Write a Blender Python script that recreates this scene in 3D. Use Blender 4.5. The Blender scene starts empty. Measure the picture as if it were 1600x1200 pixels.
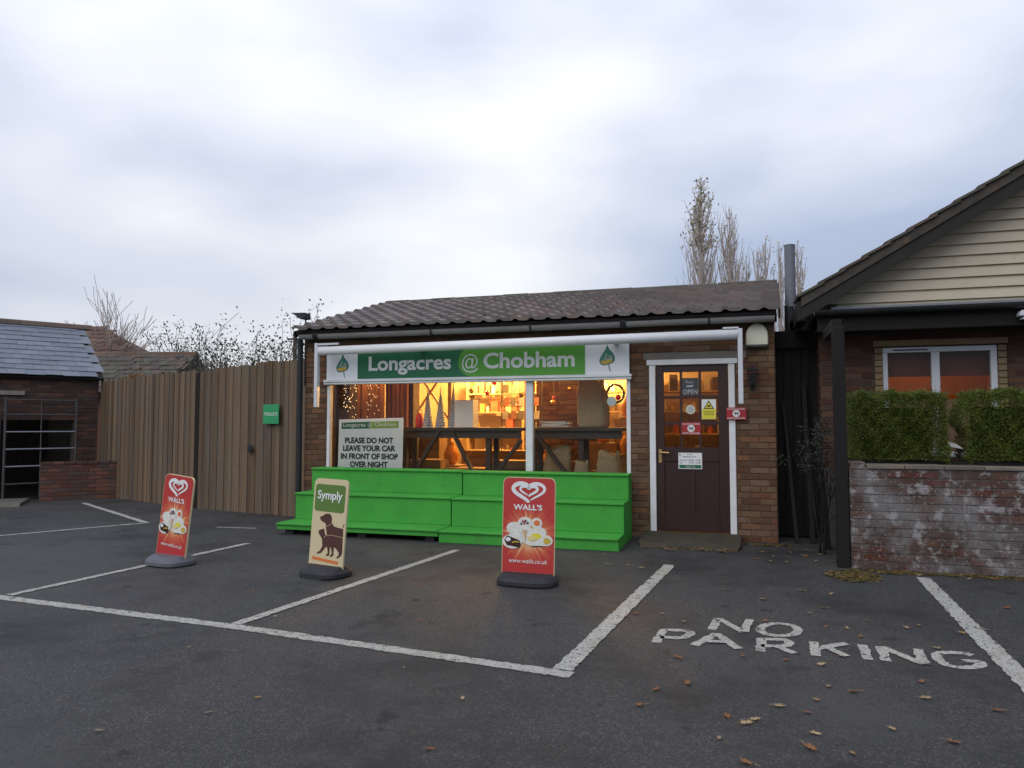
import bpy, bmesh, math, random
from mathutils import Vector as V, Matrix, Euler
R = math.radians
scene = bpy.context.scene
C = scene.collection
rng = random.Random(7)

# ------------------------------------------------------------------ camera
cam_d = bpy.data.cameras.new('camera'); cam = bpy.data.objects.new('camera', cam_d); C.objects.link(cam)
cam.location = (0, 0, 1.42); cam.rotation_euler = (R(90 + 3.14), 0, R(17.2))
cam_d.sensor_width = 36; cam_d.lens = 1150 / 1600 * 36; cam_d.clip_end = 2000
scene.camera = cam

# ------------------------------------------------------------------ sky, sun, exposure
ZEN = 2.3
SUN_EL, SUN_AZ = R(42), R(158)                      # azimuth measured left of the +Y axis: veiled sun behind the left shoulder
sun_dir = V((-math.sin(SUN_AZ) * math.cos(SUN_EL), math.cos(SUN_AZ) * math.cos(SUN_EL), math.sin(SUN_EL)))
world = bpy.data.worlds.new('World'); scene.world = world; world.use_nodes = True
nt = world.node_tree; N = nt.nodes; L = nt.links; N.clear()
def nd(t, **k):
    n = N.new(t)
    for a, b in k.items(): setattr(n, a, b)
    return n
out = nd('ShaderNodeOutputWorld'); bg_clear = nd('ShaderNodeBackground'); bg_cloud = nd('ShaderNodeBackground'); mx = nd('ShaderNodeMixShader')
sky = nd('ShaderNodeTexSky', sky_type='NISHITA', sun_disc=False, sun_elevation=SUN_EL, sun_rotation=-SUN_AZ)
L.new(sky.outputs[0], bg_clear.inputs[0]); bg_clear.inputs[1].default_value = 0.07
tc = nd('ShaderNodeTexCoord'); mp = nd('ShaderNodeMapping'); mp.inputs['Scale'].default_value = (1.0, 1.0, 2.4); mp.inputs['Location'].default_value = (3.1, 0.4, 0.35)
L.new(tc.outputs['Generated'], mp.inputs[0])
n1 = nd('ShaderNodeTexNoise'); n1.inputs['Scale'].default_value = 1.7; n1.inputs['Detail'].default_value = 5; n1.inputs['Roughness'].default_value = .42; n1.inputs['Distortion'].default_value = .1
L.new(mp.outputs[0], n1.inputs[0])
dot = nd('ShaderNodeVectorMath', operation='DOT_PRODUCT'); dot.inputs[1].default_value = V((-.55, .74, .38)).normalized()   # thin bright stretch of cloud over the shop
nrm = nd('ShaderNodeVectorMath', operation='NORMALIZE'); L.new(tc.outputs['Generated'], nrm.inputs[0]); L.new(nrm.outputs[0], dot.inputs[0])
mr = nd('ShaderNodeMapRange', interpolation_type='SMOOTHSTEP'); mr.inputs['From Min'].default_value = .80; mr.inputs['From Max'].default_value = 1.0; mr.inputs['To Min'].default_value = 0; mr.inputs['To Max'].default_value = .34
L.new(dot.outputs['Value'], mr.inputs[0])
ad = nd('ShaderNodeMath', operation='ADD'); L.new(n1.outputs[0], ad.inputs[0]); L.new(mr.outputs[0], ad.inputs[1])
rp = nd('ShaderNodeValToRGB'); L.new(ad.outputs[0], rp.inputs[0])
el = rp.color_ramp.elements
el[0].position = .30; el[0].color = (.245, .280, .37, 1)
el[1].position = .84; el[1].color = (.60, .605, .62, 1)
e_ = el.new(.52); e_.color = (.272, .314, .418, 1)
# overcast sky: brightness rises from horizon to zenith as about half to full
sz = nd('ShaderNodeSeparateXYZ'); L.new(nrm.outputs[0], sz.inputs[0]); mz = nd('ShaderNodeMapRange'); L.new(sz.outputs[2], mz.inputs[0])
mz.inputs['From Min'].default_value = 0; mz.inputs['From Max'].default_value = 1; mz.inputs['To Min'].default_value = ZEN * .52; mz.inputs['To Max'].default_value = ZEN
ml = nd('ShaderNodeVectorMath', operation='SCALE'); L.new(rp.outputs[0], ml.inputs[0]); L.new(mz.outputs[0], ml.inputs['Scale'])
L.new(ml.outputs[0], bg_cloud.inputs[0]); bg_cloud.inputs[1].default_value = 1.0
mx.inputs[0].default_value = .90
L.new(bg_clear.outputs[0], mx.inputs[1]); L.new(bg_cloud.outputs[0], mx.inputs[2]); L.new(mx.outputs[0], out.inputs[0])
sd = bpy.data.lights.new('sun', 'SUN'); sd.energy = 1.1; sd.angle = R(55); sd.color = (1, .96, .9)
so = bpy.data.objects.new('sun', sd); C.objects.link(so); so.rotation_euler = sun_dir.to_track_quat('Z', 'Y').to_euler()
vs = scene.view_settings; vs.view_transform = 'Standard'; vs.look = 'None'; vs.exposure = 0.32; vs.gamma = 1; vs.use_curve_mapping = False

# ------------------------------------------------------------------ materials
MATS = {}
def mat(name, c1, c2=None, scale=8, rough=.75, bump=0, bscale=60, palette=None, rand=.0, metal=0, spec=.35, stretch=None,
        speck=None, overlay=None, emit=None):
    """world-space noise between c1 and c2; palette/rand vary the colour from piece to piece"""
    if name in MATS: return MATS[name]
    m = bpy.data.materials.new(name); m.use_nodes = True; t = m.node_tree; n = t.nodes; l = t.links
    b = n['Principled BSDF']; b.inputs['Roughness'].default_value = rough; b.inputs['Metallic'].default_value = metal
    b.inputs['Specular IOR Level'].default_value = spec
    pos = n.new('ShaderNodeNewGeometry'); vec = pos.outputs['Position']
    if stretch:
        mm = n.new('ShaderNodeMapping'); mm.inputs['Scale'].default_value = stretch; l.new(vec, mm.inputs[0]); vec = mm.outputs[0]
    rnd = None
    if palette or rand:
        oi = n.new('ShaderNodeObjectInfo'); a = n.new('ShaderNodeMath'); a.operation = 'ADD'
        l.new(oi.outputs['Random'], a.inputs[0]); l.new(pos.outputs['Random Per Island'], a.inputs[1])
        fr = n.new('ShaderNodeMath'); fr.operation = 'FRACT'; l.new(a.outputs[0], fr.inputs[0]); rnd = fr.outputs[0]
    def mix(fac, x, y, mode='MIX'):
        q = n.new('ShaderNodeMix'); q.data_type = 'RGBA'; q.blend_type = mode
        for s, val in ((q.inputs[0], fac), (q.inputs[6], x), (q.inputs[7], y)):
            if hasattr(val, 'links'): l.new(val, s)
            elif isinstance(val, (tuple, list)): s.default_value = (*val, 1)
            else: s.default_value = val
        return q.outputs[2]
    def noise(sc, det=4, rgh=.6):
        q = n.new('ShaderNodeTexNoise'); q.inputs['Scale'].default_value = sc; q.inputs['Detail'].default_value = det; q.inputs['Roughness'].default_value = rgh
        l.new(vec, q.inputs[0]); return q.outputs[0]
    def sharp(o, lo, hi):
        q = n.new('ShaderNodeMapRange'); q.inputs[1].default_value = lo; q.inputs[2].default_value = hi; l.new(o, q.inputs[0]); return q.outputs[0]
    if palette:
        cr = n.new('ShaderNodeValToRGB'); l.new(rnd, cr.inputs[0]); cr.color_ramp.interpolation = 'CONSTANT'
        while len(cr.color_ramp.elements) < len(palette): cr.color_ramp.elements.new(.5)
        for i, p in enumerate(palette):
            cr.color_ramp.elements[i].position = i / len(palette); cr.color_ramp.elements[i].color = (*p, 1)
        col = cr.outputs[0]
        col = mix(sharp(noise(scale), .3, .7), col, mix(.55, col, c1))
    else:
        col = mix(sharp(noise(scale), .3, .7), c1, c2 or tuple(x * .75 for x in c1))
    if rand:
        h = n.new('ShaderNodeHueSaturation'); r2 = n.new('ShaderNodeMapRange'); r2.inputs[3].default_value = 1 - rand; r2.inputs[4].default_value = 1 + rand
        l.new(rnd, r2.inputs[0]); l.new(r2.outputs[0], h.inputs['Value']); l.new(col, h.inputs['Color']); col = h.outputs[0]
    if speck:                                         # (scale, colour, amount): small stones / grit
        vo = n.new('ShaderNodeTexVoronoi'); vo.inputs['Scale'].default_value = speck[0]; l.new(vec, vo.inputs[0])
        sx = n.new('ShaderNodeSeparateColor'); l.new(vo.outputs['Color'], sx.inputs[0])
        col = mix(sharp(sx.outputs[0], 1 - speck[2], 1), col, speck[1])
    if overlay:                                       # list of (scale, lo, hi, colour): stains and wear
        for sc, lo, hi, cc in overlay: col = mix(sharp(noise(sc, 6, .65), lo, hi), col, cc)
    l.new(col, b.inputs['Base Color'])
    if emit:
        b.inputs['Emission Color'].default_value = (*emit[0], 1); b.inputs['Emission Strength'].default_value = emit[1]
    if bump:
        bp = n.new('ShaderNodeBump'); bp.inputs['Strength'].default_value = bump; bp.inputs['Distance'].default_value = .01
        l.new(noise(bscale, 6, .7), bp.inputs['Height']); l.new(bp.outputs[0], b.inputs['Normal'])
    MATS[name] = m; return m

asphalt = mat('asphalt', (.040, .0385, .0365), (.056, .054, .0515), scale=.55, rough=.68, bump=1.0, bscale=110, spec=.3,
              speck=(130, (.125, .12, .112), .30), overlay=[(.9, .48, .66, (.029, .028, .0275)), (.35, .52, .66, (.072, .070, .067)), (1.7, .58, .68, (.022, .0215, .021)), (3.4, .60, .72, (.068, .066, .062)), (7, .60, .74, (.066, .063, .058)), (2.6, .63, .68, (.024, .0235, .023)), (26, .62, .68, (.024, .023, .0225)), (75, .60, .66, (.018, .018, .017)), (4.5, .66, .70, (.075, .066, .052))])
soil = mat('rough_grass', (.06, .08, .03), (.09, .08, .05), scale=.4, rough=1)
shop_brick = mat('shop_brick', (0.131, 0.070, 0.037), scale=30, rough=.9, bump=.8, bscale=60, rand=.36,
                 palette=[(0.152, 0.060, 0.030), (0.131, 0.067, 0.036), (0.156, 0.078, 0.039), (0.117, 0.063, 0.039), (0.166, 0.061, 0.031), (0.136, 0.078, 0.045), (0.146, 0.089, 0.052), (0.106, 0.057, 0.036), (0.152, 0.067, 0.031), (0.126, 0.082, 0.059)],
                 overlay=[(16, .50, .72, (0.106, 0.064, 0.040)), (55, .60, .68, (0.060, 0.038, 0.028)), (11, .63, .72, (0.178, 0.121, 0.083)), (5, .60, .8, (0.080, 0.049, 0.031)), (40, .62, .7, (0.171, 0.107, 0.065))])
red_brick = mat('red_brick', (0.070, 0.037, 0.025), scale=30, rough=.9, bump=.6, bscale=90, rand=.25,
                palette=[(0.111, 0.042, 0.025), (0.088, 0.037, 0.023), (0.125, 0.056, 0.032), (0.065, 0.035, 0.025), (0.102, 0.051, 0.032)], overlay=[(6, .6, .8, (0.037, 0.028, 0.023))])
old_brick = mat('old_dark_brick', (0.068, 0.044, 0.034), scale=30, rough=.95, bump=.6, bscale=90, rand=.25,
                palette=[(0.104, 0.052, 0.036), (0.080, 0.048, 0.036), (0.120, 0.068, 0.044), (0.064, 0.044, 0.036), (0.136, 0.056, 0.036)])
buff_brick = mat('buff_brick', (0.269, 0.198, 0.109), (0.218, 0.160, 0.090), scale=20, rough=.9, bump=.4, rand=.12)
WASH = [(2.1, .44, .60, (.16, .148, .142)), (7, .53, .62, (.28, .265, .258)), (30, .60, .66, (.30, .285, .275)), (3.3, .56, .68, (.075, .062, .052)), (20, .60, .68, (.05, .042, .036))]
wash_brick = mat('whitewashed_brick', (0.079, 0.044, 0.033), scale=28, rough=.95, bump=.9, bscale=70, rand=.2,
                 palette=[(0.117, 0.035, 0.020), (0.089, 0.043, 0.031), (0.072, 0.044, 0.034), (0.099, 0.048, 0.033), (0.063, 0.039, 0.033)], overlay=WASH)
wash_mortar = mat('whitewashed_mortar', (0.104, 0.092, 0.080), (0.072, 0.064, 0.056), scale=20, rough=.95, bump=.7, overlay=WASH)
mortar = mat('mortar', (0.115, 0.076, 0.047), (0.088, 0.057, 0.036), scale=20, rough=.95, bump=.5)
dark_mortar = mat('dark_mortar', (.10, .085, .07), (.06, .05, .045), scale=20, rough=.95, bump=.5)
tile_m = mat('concrete_tile', (0.180, 0.154, 0.143), scale=14, rough=.62, bump=.5, bscale=80, rand=.2, spec=.45,
             palette=[(0.199, 0.163, 0.148), (0.171, 0.143, 0.133), (0.225, 0.188, 0.173), (0.158, 0.138, 0.133), (0.189, 0.138, 0.119)], overlay=[(9, .60, .75, (0.243, 0.257, 0.237)), (3, .6, .75, (0.108, 0.099, 0.088))])
slate_m = mat('slate', (0.123, 0.139, 0.164), scale=12, rough=.45, bump=.35, bscale=50, rand=.16, spec=.5,
              palette=[(0.139, 0.156, 0.184), (0.123, 0.139, 0.168), (0.156, 0.168, 0.193), (0.115, 0.127, 0.148)], overlay=[(5, .62, .75, (0.082, 0.086, 0.082))])
clay_m = mat('clay_tile', (0.121, 0.066, 0.043), scale=10, rough=.85, bump=.5, rand=.2, palette=[(0.146, 0.073, 0.046), (0.121, 0.066, 0.043), (0.103, 0.073, 0.053), (0.134, 0.086, 0.059)], overlay=[(4, .55, .7, (0.079, 0.079, 0.053))])
mossy_tile = mat('mossy_tile', (0.085, 0.072, 0.055), scale=8, rough=.9, bump=.5, rand=.25, palette=[(0.106, 0.085, 0.068), (0.085, 0.072, 0.064), (0.111, 0.076, 0.060), (0.076, 0.072, 0.055)], overlay=[(3, .55, .7, (0.076, 0.081, 0.043))])
plank_m = mat('weathered_plank', (0.161, 0.099, 0.054), (0.114, 0.083, 0.055), scale=2.2, rough=.9, bump=.6, bscale=14, rand=.42, stretch=(11, 11, .55),
              overlay=[(.9, .46, .70, (0.127, 0.109, 0.089)), (6, .56, .70, (0.071, 0.052, 0.035)), (3, .60, .68, (0.209, 0.109, 0.046)), (1.6, .62, .72, (0.090, 0.094, 0.055)), (13, .64, .70, (0.228, 0.188, 0.140))])
white_paint = mat('white_gloss_paint', (.72, .72, .72), (.62, .62, .61), scale=5, rough=.4, overlay=[(9, .66, .74, (.45, .43, .40))])
pvc = mat('white_pvc', (0.595, 0.603, 0.620), (0.535, 0.544, 0.561), scale=3, rough=.35, spec=.5)
awning_w = mat('white_awning', (.80, .80, .80), (.74, .74, .74), scale=3, rough=.33, spec=.5, overlay=[(14, .64, .75, (.55, .54, .52))])
grey_paint = mat('grey_gutter', (0.260, 0.254, 0.242), (0.211, 0.205, 0.198), scale=4, rough=.55, overlay=[(6, .6, .75, (0.093, 0.090, 0.087))])
black_p = mat('black_plastic', (.018, .018, .019), (.026, .026, .027), scale=6, rough=.5)
dark_wood = mat('dark_stained_timber', (0.008, 0.007, 0.006), (0.011, 0.008, 0.007), scale=6, rough=.8, bump=.4, bscale=30, stretch=(4, 4, .6), rand=.25)
barge_m = mat('bargeboard_brown', (0.014, 0.013, 0.011), (0.021, 0.018, 0.015), scale=6, rough=.75, bump=.3)
verge_m = mat('verge_mortar', (0.081, 0.070, 0.056), (0.049, 0.043, 0.036), scale=9, rough=.95, bump=.6, overlay=[(4, .6, .7, (0.140, 0.077, 0.038))])
cream = mat('cream_weatherboard', (0.487, 0.423, 0.311), (0.428, 0.370, 0.271), scale=1.6, rough=.6, rand=.05, overlay=[(5, .60, .75, (0.322, 0.271, 0.196)), (30, .70, .74, (0.244, 0.197, 0.138))])
door_m = mat('mahogany_door', (0.036, 0.010, 0.007), (0.025, 0.008, 0.006), scale=5, rough=.42, spec=.45, stretch=(6, 6, .7), bump=.15)
green_st = mat('green_stage_paint', (0.057, 0.341, 0.043), (0.042, 0.291, 0.035), scale=2.5, rough=.68, bump=.3, bscale=35, overlay=[(2.2, .56, .74, (0.062, 0.227, 0.041)), (30, .66, .70, (0.106, 0.369, 0.071)), (6, .66, .72, (0.054, 0.147, 0.030)), (11, .66, .74, (0.072, 0.409, 0.050)), (3.2, .62, .8, (0.025, 0.224, 0.020))])
rubber = mat('black_rubber', (.022, .022, .024), (.035, .035, .037), scale=20, rough=.7, bump=.2)
rubber_g = mat('grey_rubber', (.12, .125, .145), (.10, .10, .115), scale=20, rough=.6)
steel = mat('galvanised_steel', (.27, .285, .30), (.21, .22, .235), scale=14, rough=.5, metal=.6)
rusty = mat('dull_rail', (.085, .08, .078), (.055, .052, .05), scale=14, rough=.7)
brass = mat('brass', (.55, .36, .16), (.45, .30, .12), rough=.35, metal=.8)
concrete = mat('concrete', (.155, .14, .115), (.10, .095, .075), scale=5, rough=.9, bump=.5, overlay=[(7, .58, .7, (.075, .08, .035))])
lintel_m = mat('lintel_concrete', (.20, .18, .155), (.155, .14, .12), scale=5, rough=.9, bump=.4)
paint_l = mat('road_paint', (.46, .44, .385), (.36, .345, .30), scale=9, rough=.75, bump=.6, bscale=120, overlay=[(3.5, .54, .74, (.27, .25, .20)), (60, .55, .605, (.075, .072, .066)), (14, .60, .64, (.05, .048, .045)), (1.7, .60, .70, (.33, .30, .20))])
moss = mat('moss', (.095, .09, .025), (.17, .095, .03), scale=18, rough=1, bump=1, bscale=120)
twig = mat('bare_twig', (0.503, 0.436, 0.390), (0.390, 0.334, 0.297), scale=5, rough=.9)
twig_d = mat('dark_twig', (.09, .075, .06), (.07, .06, .05), scale=5, rough=.9)
leaf_g = mat('dark_leaf', (.05, .06, .028), (.07, .07, .035), scale=3, rough=.7, rand=.35)
leaf_pop = mat('poplar_leaf', (0.447, 0.385, 0.244), (0.325, 0.285, 0.182), scale=3, rough=.8, rand=.3)
hedge_m = mat('hedge_leaf', (0.107, 0.126, 0.015), (0.067, 0.093, 0.012), scale=7, rough=.6, rand=.4)
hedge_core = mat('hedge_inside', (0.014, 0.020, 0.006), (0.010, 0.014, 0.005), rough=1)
fallen = mat('fallen_leaf', (0.222, 0.104, 0.033), scale=40, rough=.8, rand=.2, palette=[(0.266, 0.118, 0.037), (0.222, 0.081, 0.030), (0.311, 0.200, 0.081), (0.266, 0.215, 0.126), (0.178, 0.074, 0.033), (0.333, 0.266, 0.148)])
def flat(name, c, rough=.5, **k): return mat(name, c, tuple(x * .95 for x in c), scale=6, rough=rough, **k)
p_white = flat('print_white', (.72, .72, .70)); p_black = flat('print_black', (.03, .03, .032)); p_dgreen = flat('print_dark_green', (.012, .125, .055))
p_lgreen = flat('print_light_green', (.085, .30, .035)); p_red = flat('print_red', (.52, .045, .032), rough=.45); p_cream = flat('print_cream', (.60, .50, .30))
p_olive = flat('print_olive', (.10, .185, .035)); p_brown = flat('print_brown', (.075, .03, .022)); p_orange = flat('print_orange', (.65, .17, .04))
p_yellow = flat('print_yellow', (.68, .60, .05)); p_teal = flat('print_teal', (.02, .12, .12)); p_gold = flat('print_gold', (.52, .36, .05)); p_grey = flat('print_grey', (.05, .06, .062))
p_silver = flat('print_silver', (.60, .62, .60)); p_paleb = flat('print_pale', (.72, .75, .76)); p_chalk = flat('print_chalk', (.40, .41, .41)); p_choc = flat('print_chocolate', (.035, .014, .008))
p_crimson = flat('print_crimson', (.36, .025, .03)); p_green = flat('print_green', (.03, .30, .11)); p_glow = flat('print_peach', (.62, .17, .06)); p_mid = flat('print_leaf', (.06, .24, .15))

def glass_mat(name, tint=(1, 1, 1), ior=1.27):
    m = bpy.data.materials.new(name); m.use_nodes = True; n = m.node_tree.nodes; l = m.node_tree.links; n.clear()
    o = n.new('ShaderNodeOutputMaterial'); mixn = n.new('ShaderNodeMixShader'); tr = n.new('ShaderNodeBsdfTransparent'); gl = n.new('ShaderNodeBsdfGlossy'); f = n.new('ShaderNodeFresnel')
    tr.inputs[0].default_value = (*tint, 1); gl.inputs['Roughness'].default_value = .015; f.inputs[0].default_value = ior
    l.new(f.outputs[0], mixn.inputs[0]); l.new(tr.outputs[0], mixn.inputs[1]); l.new(gl.outputs[0], mixn.inputs[2]); l.new(mixn.outputs[0], o.inputs[0])
    return m
glass = glass_mat('window_glass', (.97, .97, .95)); glass_d = glass_mat('door_glass', (.75, .72, .70))

# ------------------------------------------------------------------ building helpers
WM = {}
def wm(o): return WM.get(o.name, Matrix.Identity(4)) if o else Matrix.Identity(4)
def tag(o, label=None, cat=None, group=None, kind=None):
    for k, v in (('label', label), ('category', cat), ('group', group), ('kind', kind)):
        if v: o[k] = v
    return o
def thing(name, label, cat, loc=(0, 0, 0), rot=(0, 0, 0), group=None):
    o = bpy.data.objects.new(name, None); C.objects.link(o); o.empty_display_size = .1
    m = Matrix.Translation(loc) @ Euler(rot).to_matrix().to_4x4(); o.matrix_basis = m; WM[o.name] = m
    return tag(o, label, cat, group)
def inst(name, me, parent, mw):
    o = bpy.data.objects.new(name, me); C.objects.link(o)
    if parent: o.parent = parent; o.matrix_basis = wm(parent).inverted() @ mw
    else: o.matrix_basis = mw
    WM[o.name] = mw
    return o
class MB:
    def __init__(s): s.v = []; s.f = []
    def add(s, vs, fs):
        k = len(s.v); s.v += [tuple(x) for x in vs]; s.f += [tuple(i + k for i in f) for f in fs]; return s
    def box(s, x0, x1, y0, y1, z0, z1, m=None):
        vs = [(x0, y0, z0), (x1, y0, z0), (x1, y1, z0), (x0, y1, z0), (x0, y0, z1), (x1, y0, z1), (x1, y1, z1), (x0, y1, z1)]
        if m: vs = [m @ V(v) for v in vs]
        return s.add(vs, [(0, 3, 2, 1), (4, 5, 6, 7), (0, 1, 5, 4), (1, 2, 6, 5), (2, 3, 7, 6), (3, 0, 4, 7)])
    def beam(s, a, b, w, d, up=(0, 0, 1)):
        a, b = V(a), V(b); x = (b - a); ln = x.length; x.normalize(); y = V(up).cross(x)
        if y.length < 1e-4: y = V((0, 1, 0)).cross(x)
        y.normalize(); z = x.cross(y); m = Matrix((x, y, z)).transposed().to_4x4(); m.translation = a
        return s.box(0, ln, -w / 2, w / 2, -d / 2, d / 2, m)
    def tube(s, pts, rad, n=8, cap=True):
        pts = [V(p) for p in pts]; k = len(s.v); ref = None
        for i, p in enumerate(pts):
            t = (pts[min(i + 1, len(pts) - 1)] - pts[max(i - 1, 0)]).normalized()
            if ref is None:
                ref = t.cross(V((0, 0, 1)));
                if ref.length < .05: ref = t.cross(V((1, 0, 0)))
            ref = (ref - t * ref.dot(t)).normalized(); b = t.cross(ref); r = rad[i] if isinstance(rad, (list, tuple)) else rad
            for j in range(n):
                a = 2 * math.pi * j / n; s.v.append(tuple(p + (ref * math.cos(a) + b * math.sin(a)) * r))
        for i in range(len(pts) - 1):
            for j in range(n): s.f.append((k + i * n + j, k + i * n + (j + 1) % n, k + (i + 1) * n + (j + 1) % n, k + (i + 1) * n + j))
        if cap: s.f.append(tuple(k + j for j in range(n))[::-1]); s.f.append(tuple(k + (len(pts) - 1) * n + j for j in range(n)))
        return s
    def prism(s, poly, fn, d):
        """poly in 2-D, fn(a, b, depth) -> point; extruded from depth 0 to d"""
        n = len(poly); vs = [fn(a, b, 0) for a, b in poly] + [fn(a, b, d) for a, b in poly]
        fs = [tuple(range(n))[::-1], tuple(range(n, 2 * n))] + [(i, (i + 1) % n, n + (i + 1) % n, n + i) for i in range(n)]
        return s.add(vs, fs)
    def poly(s, pts): return s.add(pts, [tuple(range(len(pts)))])
    def mesh(s, name, m, smooth=False, fix=True):
        me = bpy.data.meshes.new(name); me.from_pydata(s.v, [], s.f); me.materials.append(m)
        if fix:
            bm = bmesh.new(); bm.from_mesh(me); bmesh.ops.recalc_face_normals(bm, faces=bm.faces); bm.to_mesh(me); bm.free()
        if smooth:
            for p in me.polygons: p.use_smooth = True
        return me
    def build(s, name, m, parent=None, local=False, smooth=False, fix=True, bevel=0):
        if parent and not local:
            iv = wm(parent).inverted(); s.v = [tuple(iv @ V(v)) for v in s.v]
        me = s.mesh(name, m, smooth, fix)
        if bevel:
            bm = bmesh.new(); bm.from_mesh(me); bmesh.ops.bevel(bm, geom=list(bm.edges), offset=bevel, segments=1, affect='EDGES', clamp_overlap=True); bm.to_mesh(me); bm.free()
        return inst(name, me, parent, wm(parent))

TXT = {}
def text_mesh(body, bold=0.0, align='LEFT'):
    key = (body, bold)
    if key not in TXT:
        cu = bpy.data.curves.new('lettering', 'FONT'); cu.body = body; cu.size = 1; cu.resolution_u = 4; cu.offset = bold
        o = bpy.data.objects.new('lettering', cu); C.objects.link(o); bpy.context.view_layer.update()
        me = bpy.data.meshes.new_from_object(o.evaluated_get(bpy.context.evaluated_depsgraph_get()))
        vs = [tuple(v.co) for v in me.vertices]; fs = [tuple(p.vertices) for p in me.polygons]
        bpy.data.objects.remove(o); bpy.data.curves.remove(cu); bpy.data.meshes.remove(me); TXT[key] = (vs, fs)
    return TXT[key]
def text_on(parent, body, x0, x1, z0, z1, y, m, bold=0.0, local=False, name='lettering', slant=0):
    """letters fitted to a box in a plane that faces -Y"""
    vs, fs = text_mesh(body, bold)
    xa = min(v[0] for v in vs); xb = max(v[0] for v in vs); ya = min(v[1] for v in vs); yb = max(v[1] for v in vs)
    b = MB(); b.add([(x0 + (v[0] - xa) / (xb - xa) * (x1 - x0) + slant * (v[1] - ya) / (yb - ya) * (z1 - z0), y, z0 + (v[1] - ya) / (yb - ya) * (z1 - z0)) for v in vs], fs)
    return b.build(name, m, parent, local=local, fix=False)
def plate(parent, poly, y, m, name, local=False, d=.0015):
    """thin printed shape facing -Y; poly of (x, z)"""
    return MB().prism(poly, lambda a, b, k: (a, y + k, b), d).build(name, m, parent, local=local)
def rect(x0, x1, z0, z1): return [(x0, z0), (x1, z0), (x1, z1), (x0, z1)]
def rrect(x0, x1, z0, z1, r, n=5, corners=(1, 1, 1, 1)):
    pts = []
    for (cx, cz, a0, on) in ((x1 - r, z0 + r, -90, corners[1]), (x1 - r, z1 - r, 0, corners[2]), (x0 + r, z1 - r, 90, corners[3]), (x0 + r, z0 + r, 180, corners[0])):
        if on: pts += [(cx + r * math.cos(R(a0 + 90 * i / n)), cz + r * math.sin(R(a0 + 90 * i / n))) for i in range(n + 1)]
        else:
            pts.append((cx + (r if a0 in (-90, 0) else -r), cz + (r if a0 in (0, 90) else -r)))
    return pts
def disc(cx, cz, rx, rz=None, n=24): return [(cx + rx * math.cos(2 * math.pi * i / n), cz + (rz or rx) * math.sin(2 * math.pi * i / n)) for i in range(n)]
def ribbon(pts, w):
    """flat outline of a stroke in 2-D; w number or list"""
    l, r = [], []
    for i, p in enumerate(pts):
        a = V(pts[max(i - 1, 0)]); b = V(pts[min(i + 1, len(pts) - 1)]); t = (b - a).normalized(); n = V((-t.y, t.x)); k = (w[i] if isinstance(w, list) else w) / 2
        l.append(V(p) + n * k); r.append(V(p) - n * k)
    return l, r
def ribbon_on(parent, pts, w, y, m, name, local=True):
    l, r = ribbon(pts, w); b = MB(); n = len(l)
    b.add([(p.x, y, p.y) for p in l] + [(p.x, y, p.y) for p in r], [(i, i + 1, n + i + 1, n + i) for i in range(n - 1)])
    return b.build(name, m, parent, local=local, fix=False)

# bricks -------------------------------------------------------------------
def brick_meshes(m, tagname):
    res = []
    for k in range(5):
        r2 = random.Random(k * 13 + 5); j = lambda a: r2.uniform(-a, a)
        b = MB(); bx, bz = .02, .05
        bk = [(-.5, 1, -.5), (.5, 1, -.5), (.5, 1, .5), (-.5, 1, .5)]
        md = [(-.5 + j(.008), .18, -.5 + j(.03)), (.5 + j(.008), .18, -.5 + j(.03)), (.5 + j(.008), .18, .5 + j(.03)), (-.5 + j(.008), .18, .5 + j(.03))]
        fr = [(-.5 + bx + j(.01), j(.12), -.5 + bz + j(.03)), (.5 - bx + j(.01), j(.12), -.5 + bz + j(.03)), (.5 - bx + j(.01), j(.12), .5 - bz + j(.03)), (-.5 + bx + j(.01), j(.12), .5 - bz + j(.03))]
        b.add(bk + md + fr, [(0, 1, 5, 4), (1, 2, 6, 5), (2, 3, 7, 6), (3, 0, 4, 7), (4, 5, 9, 8), (5, 6, 10, 9), (6, 7, 11, 10), (7, 4, 8, 11), (8, 9, 10, 11)])
        res.append(b.mesh('brick', m))
    return res
BM_ = {}
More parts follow.
